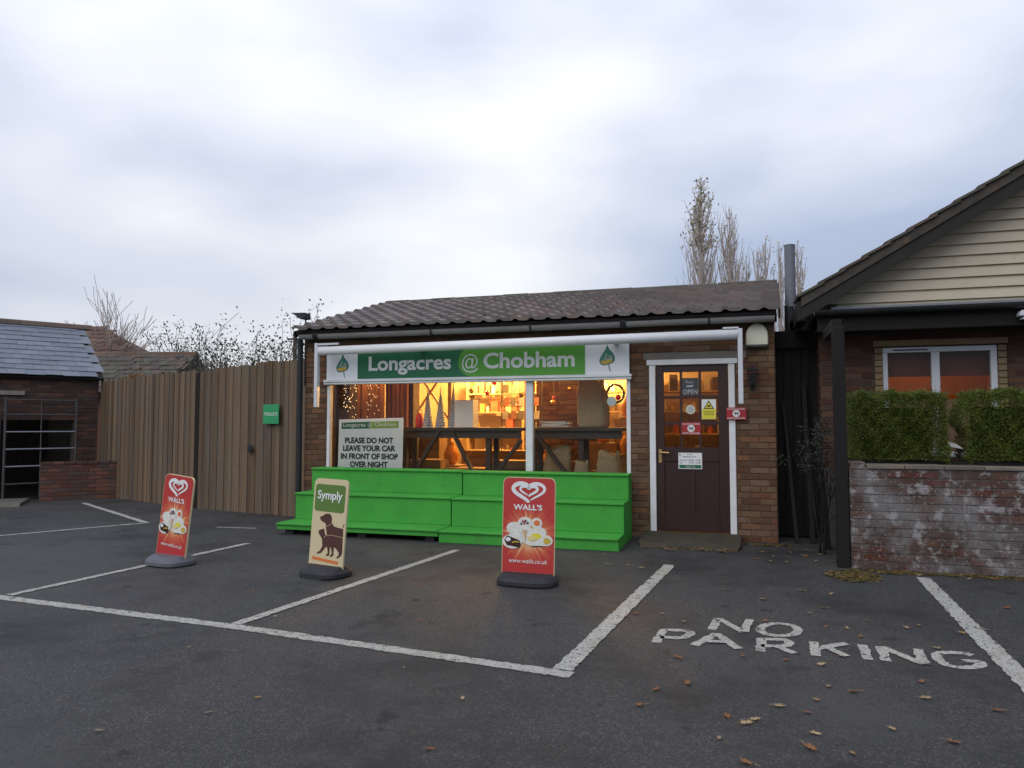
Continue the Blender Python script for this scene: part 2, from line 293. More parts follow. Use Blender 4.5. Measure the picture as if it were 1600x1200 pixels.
def brick_wall(parent, p0, ud, Ln, z0, z1, m, holes=(), limit=300, bl=.225, ch=.075, depth=.026, seed=1, pick=None, flemish=False):
    """bricks laid proud of the mortar face that starts at p0 and runs along ud; the outward side is to the right of ud"""
    r2 = random.Random(seed)
    if m.name not in BM_: BM_[m.name] = brick_meshes(m, m.name)
    ms = BM_[m.name]; x = V(ud).normalized(); z = V((0, 0, 1)); y = z.cross(x)            # y points into the wall
    pieces = []
    nrow = int(round((z1 - z0) / ch))
    for i in range(nrow):
        zc = z0 + (i + .5) * ch; a = -bl * (.5 if i % 2 else 0); k = 0
        while a < Ln:
            w = bl if not flemish or (k + i) % 2 else bl / 2
            b = a + w; segs = [(max(a, 0), min(b, Ln))]
            for (h0, h1, g0, g1) in holes:
                if g0 < zc < g1:
                    ns = []
                    for s0, s1 in segs:
                        if h1 <= s0 or h0 >= s1: ns.append((s0, s1))
                        else:
                            if h0 > s0: ns.append((s0, h0))
                            if h1 < s1: ns.append((h1, s1))
                    segs = ns
            pieces += [(s0, s1, zc) for s0, s1 in segs if s1 - s0 > .035]
            a = b; k += 1
    if pick: pieces.sort(key=pick)
    else: r2.shuffle(pieces)
    rest = MB()
    for q, (s0, s1, zc) in enumerate(pieces):
        mt = Matrix((x, y, z)).transposed().to_4x4()
        mt.translation = V(p0) + x * ((s0 + s1) / 2) + z * zc - y * (.007 + r2.uniform(-.002, .003))
        mt = mt @ Euler((r2.uniform(-.01, .01), r2.uniform(-.008, .008), r2.uniform(-.008, .008))).to_matrix().to_4x4() @ Matrix.Diagonal((s1 - s0 - .010, depth, ch - .011 + r2.uniform(-.002, .002), 1))
        me = ms[q % 5]
        if q < limit: inst('brick', me, parent, mt)
        else: rest.add([mt @ v.co for v in me.vertices], [tuple(p.vertices) for p in me.polygons])
    if rest.v: tag(rest.build('more_bricks', m, parent), kind='stuff')

# ------------------------------------------------------------------ ground, markings
g = MB(); g.poly([(-500, -300, 0), (500, -300, 0), (500, 700, 0), (-500, 700, 0)]); tag(g.build('ground', soil), kind='structure')
g = MB(); nx, ny = 60, 50; X0, X1, Y0, Y1 = -24, 12, -10, 13.5
for j in range(ny + 1):
    for i in range(nx + 1):
        x = X0 + (X1 - X0) * i / nx; y = Y0 + (Y1 - Y0) * j / ny
        g.v.append((x, y, .006))
g.f = [(j * (nx + 1) + i, j * (nx + 1) + i + 1, (j + 1) * (nx + 1) + i + 1, (j + 1) * (nx + 1) + i) for j in range(ny) for i in range(nx)]
tag(g.build('tarmac_car_park', asphalt, fix=False), kind='structure')

def painted(name, pts, w, label, group, z=.010, ragged=.008, seed=1, parent=None, cat='road marking'):
    r2 = random.Random(seed); P = [V((*pts[0], 0))]
    for q in pts[1:]:
        q = V((*q, 0)); d = q - P[-1]; n = max(2, int(d.length / .035)); s = P[-1].copy()
        P += [s + d * (i / n) for i in range(1, n + 1)]
    l, r = ribbon([(p.x, p.y) for p in P], w); b = MB(); n = len(l)
    jit = lambda: r2.uniform(-ragged, ragged)
    b.add([(p.x + jit(), p.y + jit(), z) for p in l] + [(p.x + jit(), p.y + jit(), z) for p in r], [(i, i + 1, n + i + 1, n + i) for i in range(n - 1)])
    o = b.build(name, paint_l, parent, fix=False)
    for p in o.data.polygons:
        if p.normal.z < 0: p.flip()
    if not parent: tag(o, label, cat, group)
    return o
GM = 'worn parking bay lines'
painted('bay_line', [(-5.9, 4.60), (-3.4, 4.42), (-.93, 4.145)], .105, 'long worn white line across the front of the parking bays', GM, seed=1)
painted('bay_line', [(-5.80, 4.66), (-5.60, 7.5)], .085, 'white bay line running behind the leaning red sign', GM, seed=2, z=.012)
painted('bay_line', [(-3.43, 4.47), (-3.06, 7.8)], .09, 'yellowed bay line between the cream and the red pavement sign', GM, seed=3, z=.012)
painted('bay_line', [(-1.0, 4.21), (-.70, 7.62)], .115, 'broad white bay line pointing at the shop door', GM, seed=4, z=.012)
painted('bay_line', [(1.46, 4.3), (1.50, 5.6), (1.585, 7.68)], .12, 'broad white bay line right of the NO PARKING lettering', GM, seed=5, z=.012)
painted('bay_line', [(-12.5, 6.0), (-9.0, 7.10), (-8.15, 8.66)], .07, 'thin white line at far left ending near the plank fence', GM, seed=6)
painted('bay_line', [(-8.22, 8.66), (-11.3, 10.45)], .09, 'yellowish line running to the low brick wall', GM, seed=7, z=.012)
painted('bay_line', [(-6.9, 8.55), (-6.3, 8.62)], .05, 'short faint scrap of line before the plank gate', GM, seed=8)
LET = {'N': [[(-0.208, 5.322), (-0.179, 5.64), (0.003, 5.321), (0.041, 5.67)]],
       'O': [[(0.24, 5.63), (0.322, 5.60), (0.357, 5.497), (0.316, 5.366), (0.225, 5.312), (0.139, 5.334), (0.108, 5.434), (0.155, 5.572), (0.24, 5.63)]],
       'P': [[(-0.545, 4.906), (-0.526, 5.224), (-0.376, 5.243), (-0.346, 5.174), (-0.399, 5.068), (-0.534, 5.045)]],
       'A': [[(-0.305, 4.927), (-0.176, 5.233), (-0.031, 4.925)], [(-0.245, 5.035), (-0.099, 5.044)]],
       'R': [[(0.095, 4.914), (0.112, 5.195), (0.25, 5.219), (0.282, 5.156), (0.242, 5.073), (0.106, 5.042)], [(0.194, 5.058), (0.305, 4.93)]],
       'K': [[(0.433, 5.233), (0.418, 4.926)], [(0.632, 5.246), (0.431, 5.074)], [(0.497, 5.128), (0.597, 4.95)]],
       'I': [[(0.728, 5.247), (0.712, 4.939)]],
       'N2': [[(0.813, 4.939), (0.831, 5.238), (1.012, 4.935), (1.039, 5.245)]],
       'G': [[(1.335, 5.216), (1.279, 5.247), (1.171, 5.219), (1.12, 5.133), (1.13, 4.982), (1.188, 4.941), (1.301, 4.985), (1.338, 5.086), (1.251, 5.08)]]}
def smooth_path(st, keep):
    """Catmull-Rom through the points; the first `keep` segments stay straight"""
    if len(st) < 4: return st
    res = list(st[:keep]); pts = [V(p) for p in st[keep:]]; closed = (pts[0] - pts[-1]).length < .01; n = len(pts)
    for i in range(n - 1):
        p0 = pts[i - 1] if i else (pts[-2] if closed else pts[0]); p1, p2 = pts[i], pts[i + 1]; p3 = pts[i + 2] if i + 2 < n else (pts[1] if closed else pts[-1])
        for j in range(5):
            t = j / 5; res.append(tuple(.5 * (2 * p1 + (p2 - p0) * t + (2 * p0 - 5 * p1 + 4 * p2 - p3) * t * t + (3 * p1 - p0 - 3 * p2 + p3) * t ** 3)))
    return res + [tuple(pts[-1])]
np_ = thing('painted_words', 'white hand painted words NO PARKING on the tarmac', 'road marking', (.4, 5.2, 0))
for k, strokes in LET.items():
    b = MB()
    r2 = random.Random(hash(k) % 7 + 3)
    sharp_ = []
    for st in strokes:
        if k in 'OGPR': sharp_.append(smooth_path(st, 1 if k in 'PR' and len(st) > 3 else 0))
        else: sharp_ += [[st[i], st[i + 1]] for i in range(len(st) - 1)]
    for q, st in enumerate(sharp_):
        P = [V(st[0])]
        for s in st[1:]:
            d = V(s) - P[-1]; n = max(2, int(d.length / .03)); s0 = P[-1].copy(); P += [s0 + d * (i / n) for i in range(1, n + 1)]
        l, r = ribbon(P, .060); n = len(l); jit = lambda: r2.uniform(-.006, .006)
        b.add([(p.x + jit(), p.y + jit(), .010 + .002 * q) for p in l] + [(p.x + jit(), p.y + jit(), .010 + .002 * q) for p in r], [(i, n + i, n + i + 1, i + 1) for i in range(n - 1)])
    b.build('letter', paint_l, np_, fix=False)

# ------------------------------------------------------------------ the shop
D = 9.4; XL, XR = -6.08, .41
shop = thing('brick_shop', 'small brick shop with tiled roof, lit window and brown door', 'shop', (-2.8, D, 0))
WX0, WX1, WZ0, WZ1 = -5.71, -1.33, .60, 2.02       # window opening
DX0, DX1, DZ1 = -1.09, -.055, 2.235                # door frame outline
w = MB()
T = .22
for x0, x1, z0, z1 in ((XL, WX0, 0, 2.74), (WX0, WX1, 0, WZ0), (WX0, WX1, WZ1, 2.74), (WX1, DX0, 0, 2.74), (DX0, DX1, DZ1, 2.74), (DX1, XR, 0, 2.74)): w.box(x0, x1, D, D + T, z0, z1)
w.build('wall', mortar, shop)
w = MB(); w.box(XL, XL + T, D + T, 12.0, 0, 2.74); w.box(XR - T, XR, D + T, 12.0, 0, 2.74)
w.add([(XL, D + .02, 2.74), (XL, 12, 2.74), (XL, 12, 3.5), (XR, D + .02, 2.74), (XR, 12, 2.74), (XR, 12, 3.5)], [(0, 1, 2), (3, 5, 4), (0, 3, 4, 1), (0, 2, 5, 3), (1, 4, 5, 2)])
w.build('side_wall', mortar, shop)
brick_wall(shop, (XL, D, 0), (1, 0, 0), XR - XL, 0, 2.70, shop_brick,
           holes=[(WX0 - XL, WX1 - XL, -1, 2.49), (DX0 - XL - .01, DX1 - XL + .01, -1, DZ1 + .005), (-1.16 - XL, .08 - XL, 2.235, 2.325)], limit=300, seed=3,
           pick=lambda p: (0 if p[2] < 2.45 else 1, -p[0]))
brick_wall(shop, (XR, D + .02, 0), (0, 1, 0), 2.4, 0, 2.70, shop_brick, limit=0, seed=5)
w = MB(); w.box(-1.16, .08, D - .012, D + .02, 2.24, 2.322); w.build('lintel', lintel_m, shop)
# roof
EY, EZ, RY, RZ = 9.13, 2.765, 12.0, 3.585
sl = V((0, RY - EY, RZ - EZ)); slen = sl.length; sl.normalize(); up_n = V((1, 0, 0)).cross(sl)
RX0, RX1, FLARE = -6.10, .45, .02        # the roof runs slightly wider towards the ridge
w = MB(); w.prism([(0, 0), (slen, 0), (slen, -.05), (0, -.05)], lambda a, b, k: V((RX0 + .02 + k * (RX1 - RX0 - .04) * (1 + FLARE * a / slen), EY, EZ - .012)) + sl * a + up_n * b, 1.0)
roof = w.build('roof', dark_wood, shop)
NC, NR = 30, 10; cw = (RX1 - RX0) / NC; gauge = slen / NR
tb = MB(); prof = [(0, .0), (.08, .010), (.17, .024), (.27, .028), (.37, .021), (.46, .006), (.60, .001), (.88, .0), (1.06, .004)]
tl = gauge + .06; n = len(prof)
for k, (yy, dz) in enumerate(((0, .056), (tl, .0))):
    tb.v += [(p[0] * cw, yy, p[1] + dz) for p in prof]
tb.v += [(p[0] * cw, 0, p[1] + .010) for p in prof]
tb.f += [(i, i + 1, n + i + 1, n + i) for i in range(n - 1)] + [(2 * n + i, 2 * n + i + 1, i + 1, i) for i in range(n - 1)]
tile_me = tb.mesh('tile', tile_m, smooth=False, fix=False)
for i in range(NC):
    for j in range(NR):
        m = Matrix((V((1, 0, 0)), sl, up_n)).transposed().to_4x4()
        m.translation = V((RX0 + i * cw * (1 + FLARE * j / NR) + rng.uniform(-.004, .004), EY, EZ)) + sl * (j * gauge - .04 + rng.uniform(-.006, .006)) + up_n * rng.uniform(0, .005)
        m = m @ Euler((rng.uniform(-.008, .008), rng.uniform(-.012, .012), rng.uniform(-.01, .01))).to_matrix().to_4x4() @ Matrix.Diagonal((1 + FLARE * j / NR, 1, 1, 1))
        inst('tile', tile_me, roof, m)
rt_ = MB(); a_ = [(-.10, -.015), (-.07, .035), (0, .06), (.07, .035), (.10, -.015)]
rt_.prism(a_, lambda a, b, k: (k, a, b), .435); ridge_me = rt_.mesh('ridge_tile', mossy_tile)
for i in range(15): inst('ridge_tile', ridge_me, roof, Matrix.Translation((RX0 + i * .446, RY + .01, RZ + .015 + rng.uniform(-.004, .004))))
w = MB(); w.prism([(0, 0.02), (slen, 0.02), (slen, -.10), (0, -.10)], lambda a, b, k: V((RX1 + .002 + k + FLARE * (RX1 - RX0) * a / slen, EY, EZ)) + sl * a + up_n * b, .022); w.build('verge_board', barge_m, roof)
w = MB(); w.prism([(0, -.01), (slen, -.01), (slen, -.10), (0, -.10)], lambda a, b, k: V((RX0 - .024 + k, EY, EZ)) + sl * a + up_n * b, .022); w.build('verge_board', barge_m, roof)
w = MB(); w.box(XL, XR + .03, 9.30, D - .014, 2.655, 2.75); w.build('fascia', barge_m, roof)
w = MB(); gp = [(.07 * math.cos(R(180 + a)), .085 * math.sin(R(180 + a))) for a in range(0, 181, 20)]
gp2 = gp + [(x * .9, z * .9) for x, z in gp[::-1]]
w.prism(gp2, lambda a, b, k: (XL + .03 + k, 9.215 + a, 2.722 + b), XR - XL - .03); gut = w.build('gutter', grey_paint, shop, smooth=False)
for gx in (-5.82, -4.0, -2.6, -1.42, -.35):
    w = MB(); g3 = [(x * 1.1, z * 1.12) for x, z in gp] + [(x * 1.02, z * 1.02) for x, z in gp[::-1]]
    wd = .075 if gx in (-1.42, -5.82) else .022
    w.prism(g3, lambda a, b, k: (gx + k, 9.215 + a, 2.722 + b), wd); w.build('gutter_clip', black_p, gut)
w = MB(); w.tube([(-6.13, 9.32, 2.66), (-6.13, 9.33, 2.5), (-6.13, 9.34, .02)], .042, 10); w.build('downpipe', black_p, shop, smooth=False)
# window
win = MB()
y0, y1 = D - .012, D + .07
win.box(WX0, WX0 + .045, y0, y1, WZ0, WZ1 - .03); win.box(WX1 - .05, WX1, y0, y1, WZ0, WZ1 - .03); win.box(WX0 + .045, WX1 - .05, y0 + .003, y1, WZ0, WZ0 + .06)
wf = win.build('window_frame', white_paint, shop, bevel=.004)
w = MB(); w.box(-2.715, -2.62, y0 - .004, y1, WZ0 + .06, WZ1 - .03); w.build('mullion', white_paint, wf, bevel=.004)
w = MB(); w.box(WX0 - .02, WX1 + .02, D - .075, D + .05, 1.992, 2.022); w.box(WX0 - .02, WX1 + .03, D - .09, D - .01, 2.024, 2.058); w.build('window_head', white_paint, wf, bevel=.004)
for a, b in ((WX0 + .045, -2.715), (-2.62, WX1 - .05)):
    w = MB(); w.box(a, b, D + .028, D + .034, WZ0 + .06, 1.992); w.build('window_pane', glass, wf)
# door and frame
dr = MB(); dr.box(DX0, DX0 + .075, D - .02, D + .10, .09, 2.165); dr.box(DX1 - .075, DX1, D - .02, D + .10, .09, 2.165); dr.box(DX0 - .03, DX1 + .035, D - .03, D + .10, 2.165, 2.233)
dframe = dr.build('door_frame', white_paint, shop, bevel=.004)
A, B = DX0 + .078, DX1 - .078; dz0, dz1 = .10, 2.162; yf, yb = D + .012, D + .055
cols = [A + .105, A + .105 + .205, A + .105 + .205 + .03, A + .105 + .44, A + .105 + .47, B - .115]
px_ = [(A + .10, -.715), (-.685, -.487), (-.457, B - .12)]; pz_ = [(1.775, 2.075), (1.452, 1.742), (1.135, 1.419)]
d = MB(); d.box(A, px_[0][0], yf, yb, dz0, dz1); d.box(px_[2][1], B, yf, yb, dz0, dz1); d.box(px_[0][0], px_[2][1], yf + .0005, yb, 2.075, dz1); d.box(px_[0][0], px_[2][1], yf + .0005, yb, .96, 1.135); d.box(px_[0][0], px_[2][1], yf + .0005, yb, dz0, .33)
d.box(px_[0][0], px_[2][1], yf + .016, yb - .004, .33, .96)
d.box(-.60, -.54, yf + .001, yf + .02, .33, .96)
door = d.build('door', door_m, shop, bevel=.003)
gb = MB()
for z0, z1 in ((1.742, 1.775), (1.419, 1.452)): gb.box(px_[0][0], px_[2][1], yf + .006, yb - .006, z0, z1)
for a, b in ((-.715, -.685), (-.487, -.457)):
    for z0, z1 in pz_: gb.box(a, b, yf + .006, yb - .006, z0, z1)
gb.build('glazing_bar', door_m, door)
for a, b in px_:
    for z0, z1 in pz_: w = MB(); w.box(a, b, yf + .02, yf + .024, z0, z1); w.build('door_pane', glass_d, door)
w = MB(); w.box(A + .03, A + .065, yf - .008, yf - .001, .94, 1.11); w.tube([(A + .047, yf - .008, 1.07), (A + .047, yf - .05, 1.07), (A + .06, yf - .055, 1.072), (A + .16, yf - .052, 1.066)], .010, 8); w.build('door_handle', brass, door)
w = MB(); w.prism([(8.62, .008), (8.80, .055), (9.39, .095), (9.39, .0), (8.62, 0)], lambda a, b, k: (-1.17 + k * 1.16 + (.06 if a < 8.7 and k < .5 else 0) - (.05 if a < 8.7 and k > .5 else 0), a, b), 1.0)
w.build('doorstep', mat('mossy_step', (0.064, 0.053, 0.038), (0.041, 0.036, 0.026), scale=5, rough=.9, bump=.7, bscale=50, overlay=[(6, .52, .66, (0.056, 0.051, 0.017)), (14, .58, .66, (0.098, 0.064, 0.030))]), shop, bevel=.02)
# fascia sign
sg = thing('shop_sign', 'long green and white shop sign reading Longacres @ Chobham', 'sign', (-3.5, D - .04, 2.06))
ys = D - .05
w = MB(); w.box(-5.70, -1.335, ys, D - .014, 2.062, 2.475); w.build('sign_board', p_paleb, sg)
plate(sg, rect(-5.20, -3.45, 2.066, 2.471), ys - .0025, p_dgreen, 'dark_green_panel')
lg = [(-1.905, 2.067), (-1.905, 2.470)] + [(-3.46 + .2015 * math.cos(R(a)), 2.2685 + .2015 * math.sin(R(a))) for a in range(90, 271, 10)]
plate(sg, lg, ys - .005, p_lgreen, 'light_green_panel')
text_on(sg, 'Longacres', -5.02, -3.765, 2.113, 2.378, ys - .008, p_silver, .026)
text_on(sg, '@', -3.605, -3.372, 2.12, 2.375, ys - .008, p_silver, .0)
text_on(sg, 'Chobham', -3.295, -2.04, 2.168, 2.385, ys - .008, p_silver, .026)
def leaf_logo(parent, cx, cz, s, y):
    base = [(.0, 1.0), (.13, .72), (.34, .50), (.47, .25), (.47, .02), (.34, -.14), (.1, -.22), (-.2, -.28), (-.42, -.22), (-.5, -.02), (-.46, .18), (-.30, .42), (-.12, .68)]
    plate(parent, [(cx + a * s, cz + b * s) for a, b in base], y, p_teal, 'leaf_emblem')
    plate(parent, [(cx + a * s * .86, cz + .02 * s + b * s * .86) for a, b in base], y - .0025, p_mid, 'leaf_blade')
    plate(parent, [(cx + a * s, cz + b * s) for a, b in ((-.40, .02), (-.2, .0), (.1, .10), (.36, .08), (.28, -.10), (.05, -.18), (-.2, -.22), (-.38, -.16))], y - .0045, p_gold, 'leaf_band')
    text_on(parent, 'la', cx - .20 * s, cx + .30 * s, cz + .03 * s, cz + .46 * s, y - .007, p_chalk, .0, slant=.3)
    ribbon_on(parent, [(cx + a * s, cz + b * s) for a, b in ((.06, -.2), (.12, -.35), (.13, -.5), (.2, -.66))], .05 * s, y - .002, p_teal, 'leaf_stem', local=False)
leaf_logo(sg, -5.44, 2.225, .205, ys - .003); leaf_logo(sg, -1.615, 2.235, .205, ys - .003)
# awning
aw = thing('awning', 'rolled up white awning tube above the shop sign', 'awning', (-2.8, 9.1, 2.46))
w = MB(); w.tube([(-5.66, 9.1, 2.455), (-.01, 9.1, 2.49)], .062, 20); w.build('awning_roll', awning_w, aw, smooth=True)
for x, zt in ((-5.70, 2.565), (.015, 2.555)):
    w = MB(); w.box(x - .028, x + .028, 9.06, 9.13, 1.66, zt); w.build('awning_arm', pvc, aw, bevel=.006)
    w = MB(); w.box(x - .027, x + .027, 9.13, 9.39, zt - .07, zt - .005); w.build('wall_bracket', pvc, aw, bevel=.006)
w = MB(); w.box(-5.66, -5.35, 9.06, 9.10, 2.535, 2.56); w.box(-.18, .0, 9.06, 9.10, 2.555, 2.575); w.build('awning_bar', pvc, aw)
w = MB()
for x in (-4.2, -1.5): w.box(x - .03, x + .03, 9.13, 9.39, 2.45, 2.50)
w.build('wall_bracket', grey_paint, aw)
# things on the front wall
bl_ = thing('alarm_box', 'cream rounded alarm bell box high beside the awning', 'alarm box', (.21, D, 2.37))
pr = [(-.128, 0), (.128, 0), (.128, .09)] + [(.128 * math.cos(R(a)), .115 + .155 * math.sin(R(a))) for a in range(10, 171, 16)] + [(-.128, .09)]
b_ = MB().prism(pr, lambda a, b, k: (.21 + a, D - .095 + k, 2.372 + b), .088).build('bell_cover', flat('cream_plastic', (.62, .60, .46)), bl_, bevel=.012)
w = MB(); w.box(.085, .335, D - .08, D - .008, 2.352, 2.37); w.build('bell_base', black_p, bl_)
ln_ = thing('wall_lantern', 'small black coach lantern right of the door', 'lantern', (.15, D, 1.85))
w = MB(); w.box(.12, .18, D - .03, D - .006, 1.84, 2.0); w.tube([(.15, D - .02, 1.9), (.15, D - .08, 1.86), (.15, D - .12, 1.90), (.15, D - .12, 1.93)], .009, 6); w.build('lantern_bracket', black_p, ln_)
w = MB()
for a in range(4):
    c, s = (-1, 1, 1, -1)[a], (-1, -1, 1, 1)[a]; w.beam((.15 + c * .035, D - .12 + s * .035, 1.925), (.15 + c * .058, D - .12 + s * .058, 2.07), .008, .008)
w.box(.11, .19, D - .16, D - .08, 1.918, 1.928)
w.add([(.15 - .07, D - .19, 2.07), (.15 + .07, D - .19, 2.07), (.15 + .07, D - .05, 2.07), (.15 - .07, D - .05, 2.07), (.15, D - .12, 2.135)], [(0, 1, 4), (1, 2, 4), (2, 3, 4), (3, 0, 4), (3, 2, 1, 0)])
w.build('lantern_cage', black_p, ln_)
w = MB(); w.box(.123, .177, D - .147, D - .093, 1.932, 2.062); w.build('lantern_glass', glass_d, ln_)
def dog_notice(x0, x1, z0, z1, y, label, nm):
    t = thing('no_dogs_notice', label, 'notice', ((x0 + x1) / 2, y, z0))
    plate(t, rect(x0, x1, z0, z1), y, p_crimson, 'notice_board', d=.004)
    wd = x1 - x0; hh = z1 - z0; cx = (x0 + x1) / 2; cz = (z0 + z1) / 2
    text_on(t, 'NO DOGS ALLOWED', x0 + .06 * wd, x1 - .06 * wd, z1 - .20 * hh, z1 - .07 * hh, y - .003, p_white, .01)
    text_on(t, 'EXCEPT GUIDE DOGS', x0 + .06 * wd, x1 - .06 * wd, z0 + .05 * hh, z0 + .18 * hh, y - .003, p_white, .01)
    plate(t, disc(cx, cz, .29 * hh), y - .002, p_white, 'white_disc')
    s = hh * .2
    plate(t, [(cx + a * s, cz + b * s) for a, b in ((-.9, .5), (-.5, .75), (-.3, .35), (.5, .35), (.9, .75), (.75, .2), (.7, -.7), (.45, -.7), (.4, -.1), (-.3, -.1), (-.35, -.7), (-.6, -.7), (-.6, .15), (-.9, .25))], y - .004, p_black, 'dog_mark')
dog_notice(-.158, .071, 1.478, 1.626, D - .05, 'dark red no dogs notice screwed beside the door frame', 0)
dog_notice(-.70, -.467, 1.292, 1.446, yf - .004, 'dark red no dogs notice stuck on the door glass', 1)
t = thing('warning_notice', 'white and yellow warning notice with triangle on the door', 'notice', (-.367, yf - .003, 1.483))
plate(t, rect(-.452, -.281, 1.483, 1.729), yf - .004, p_white, 'notice_sheet'); plate(t, rect(-.449, -.284, 1.486, 1.61), yf - .006, p_yellow, 'yellow_panel')
plate(t, [(-.43, 1.612), (-.303, 1.612), (-.367, 1.718)], yf - .006, p_black, 'triangle_border'); plate(t, [(-.411, 1.623), (-.322, 1.623), (-.367, 1.697)], yf - .008, p_yellow, 'triangle')
plate(t, [(-.39, 1.635), (-.345, 1.637), (-.35, 1.652), (-.362, 1.666), (-.38, 1.652)], yf - .010, p_black, 'symbol')
for z in (1.585, 1.565, 1.545): text_on(t, 'WARNING AREA', -.43, -.305, z - .012, z, yf - .008, p_black)
t = thing('open_sign', 'dark grey OPEN sign behind the top of the door', 'sign', (-.59, yf, 1.777))
plate(t, rect(-.683, -.49, 1.78, 1.998), yf + .005, p_grey, 'sign_card'); text_on(t, 'OPEN', -.675, -.50, 1.797, 1.855, yf + .002, p_chalk, .01)
text_on(t, 'We are', -.65, -.55, 1.93, 1.97, yf + .002, p_chalk); plate(t, [(-.64, 1.885), (-.56, 1.885), (-.545, 1.91), (-.63, 1.905)], yf + .0025, p_chalk, 'flourish')
t = thing('round_sticker', 'round pale sticker in the middle pane of the door', 'sticker', (-.592, yf, 1.62))
plate(t, disc(-.588, 1.605, .058), yf + .012, flat('sticker_pale', (.55, .56, .42)), 'sticker_disc'); plate(t, disc(-.588, 1.605, .036), yf + .009, p_chalk, 'sticker_centre')
t = thing('opening_hours_notice', 'white opening times notice with green strip low on the door', 'notice', (-.6, yf, .87))
plate(t, rect(-.742, -.456, .868, 1.068), yf - .005, p_white, 'notice_board', d=.004); plate(t, rect(-.732, -.466, .878, .918), yf - .007, p_dgreen, 'green_strip')
text_on(t, 'Shop', -.64, -.575, 1.04, 1.058, yf - .008, p_black); text_on(t, 'Opening Times', -.69, -.53, 1.008, 1.03, yf - .008, p_black)
text_on(t, 'Mon-Sat  09.00 - 17.00', -.725, -.475, .968, .986, yf - .008, p_black); text_on(t, 'Sun         10.00 - 16.00', -.725, -.475, .938, .956, yf - .008, p_black)
text_on(t, 'Thank You', -.66, -.54, .886, .910, yf - .010, p_silver); leaf_logo(t, -.722, 1.04, .02, yf - .007)

# ------------------------------------------------------------------ shop interior
room = thing('shop_interior', 'warmly lit inside of the shop behind the window', 'room', (-2.9, 11, 0)); FZ = .06; BY = 12.9
wallw = mat('interior_plaster', (.62, .52, .36), (.55, .45, .30), scale=2, rough=.8); floor_m = mat('interior_floor', (.12, .07, .04), (.09, .055, .035), scale=4, rough=.6)
w = MB(); w.box(-5.86, .19, D + T + .002, BY, FZ - .05, FZ); w.build('floor', floor_m, room)
w = MB(); w.box(-5.86, .19, D + T + .002, BY, 2.62, 2.67); w.build('ceiling', wallw, room)
w = MB(); w.box(-5.86, .19, BY, BY + .1, FZ, 2.62); w.build('back_wall', wallw, room)
w = MB(); w.box(-5.858, -5.82, D + T + .002, BY, FZ, 2.62); w.box(.15, .188, D + T + .002, BY, FZ, 2.62); w.build('inner_side_wall', wallw, room)
def pier(x0, x1, y, z1, label):
    t = thing('brick_pier', label, 'pier', ((x0 + x1) / 2, y, FZ)); w = MB(); w.box(x0, x1, y, y + .24, FZ, z1); w.build('core', mortar, t)
    brick_wall(t, (x0, y, FZ), (1, 0, 0), x1 - x0, 0 + .0, z1 - FZ, red_brick, limit=300, seed=int(-x0 * 10))
pier(-2.62, -2.05, 10.9, 2.62, 'red brick pier behind the sack in the window')
pier(-3.15, -2.66, 11.5, 2.3, 'brick pier in the bright part of the shop window')
pier(-6.3 + .55, -5.55, 9.75, 2.62, 'brick pier at the left end of the shop window')
pier(-5.12, -4.86, 10.5, 2.62, 'dark brick pier behind the window notice')
warm = (1.0, .53, .15); bulb_m = mat('lit_bulb', (1, .8, .4), emit=((1, .55, .16), 14))
def lamp(x, y, z, e, label):
    t = thing('ceiling_lamp', label, 'lamp', (x, y, z), group='lit shop lamps'); w = MB(); w.tube([(x, y, z + .06), (x, y, 2.62)], .008, 6); w.build('cord', black_p, t)
    w = MB(); w.tube([(x, y, z - .05), (x, y, z - .035), (x, y, z), (x, y, z + .035), (x, y, z + .06)], [.012, .035, .046, .032, .015], 10); w.build('bulb', bulb_m, t, smooth=True)
    ld = bpy.data.lights.new('lamp_light', 'POINT'); ld.energy = e; ld.color = warm; ld.shadow_soft_size = .06
    lo = bpy.data.objects.new('lamp_light', ld); C.objects.link(lo); lo.parent = t; lo.location = (0, 0, -.12)
lamp(-3.6, 11.8, 2.38, 185, 'glowing bulb over the shelves in the shop window')
lamp(-4.5, 12.2, 2.40, 125, 'glowing bulb deep behind the cone trees')
lamp(-2.0, 12.2, 2.40, 95, 'glowing bulb deep behind the brick pier')
lamp(-.78, 11.3, 2.33, 4.5, 'glowing bulb seen through the top of the door')
lamp(-3.1, 10.55, 2.45, 26, 'bulb near the window mullion')
lamp(-5.35, 9.98, 2.42, 9, 'added bulb that brightens the fairy light curtains')  # extra bulb added so the left of the window glows amber
lamp(-2.2, 10.4, 2.44, 13, 'bulb above the newspaper table')
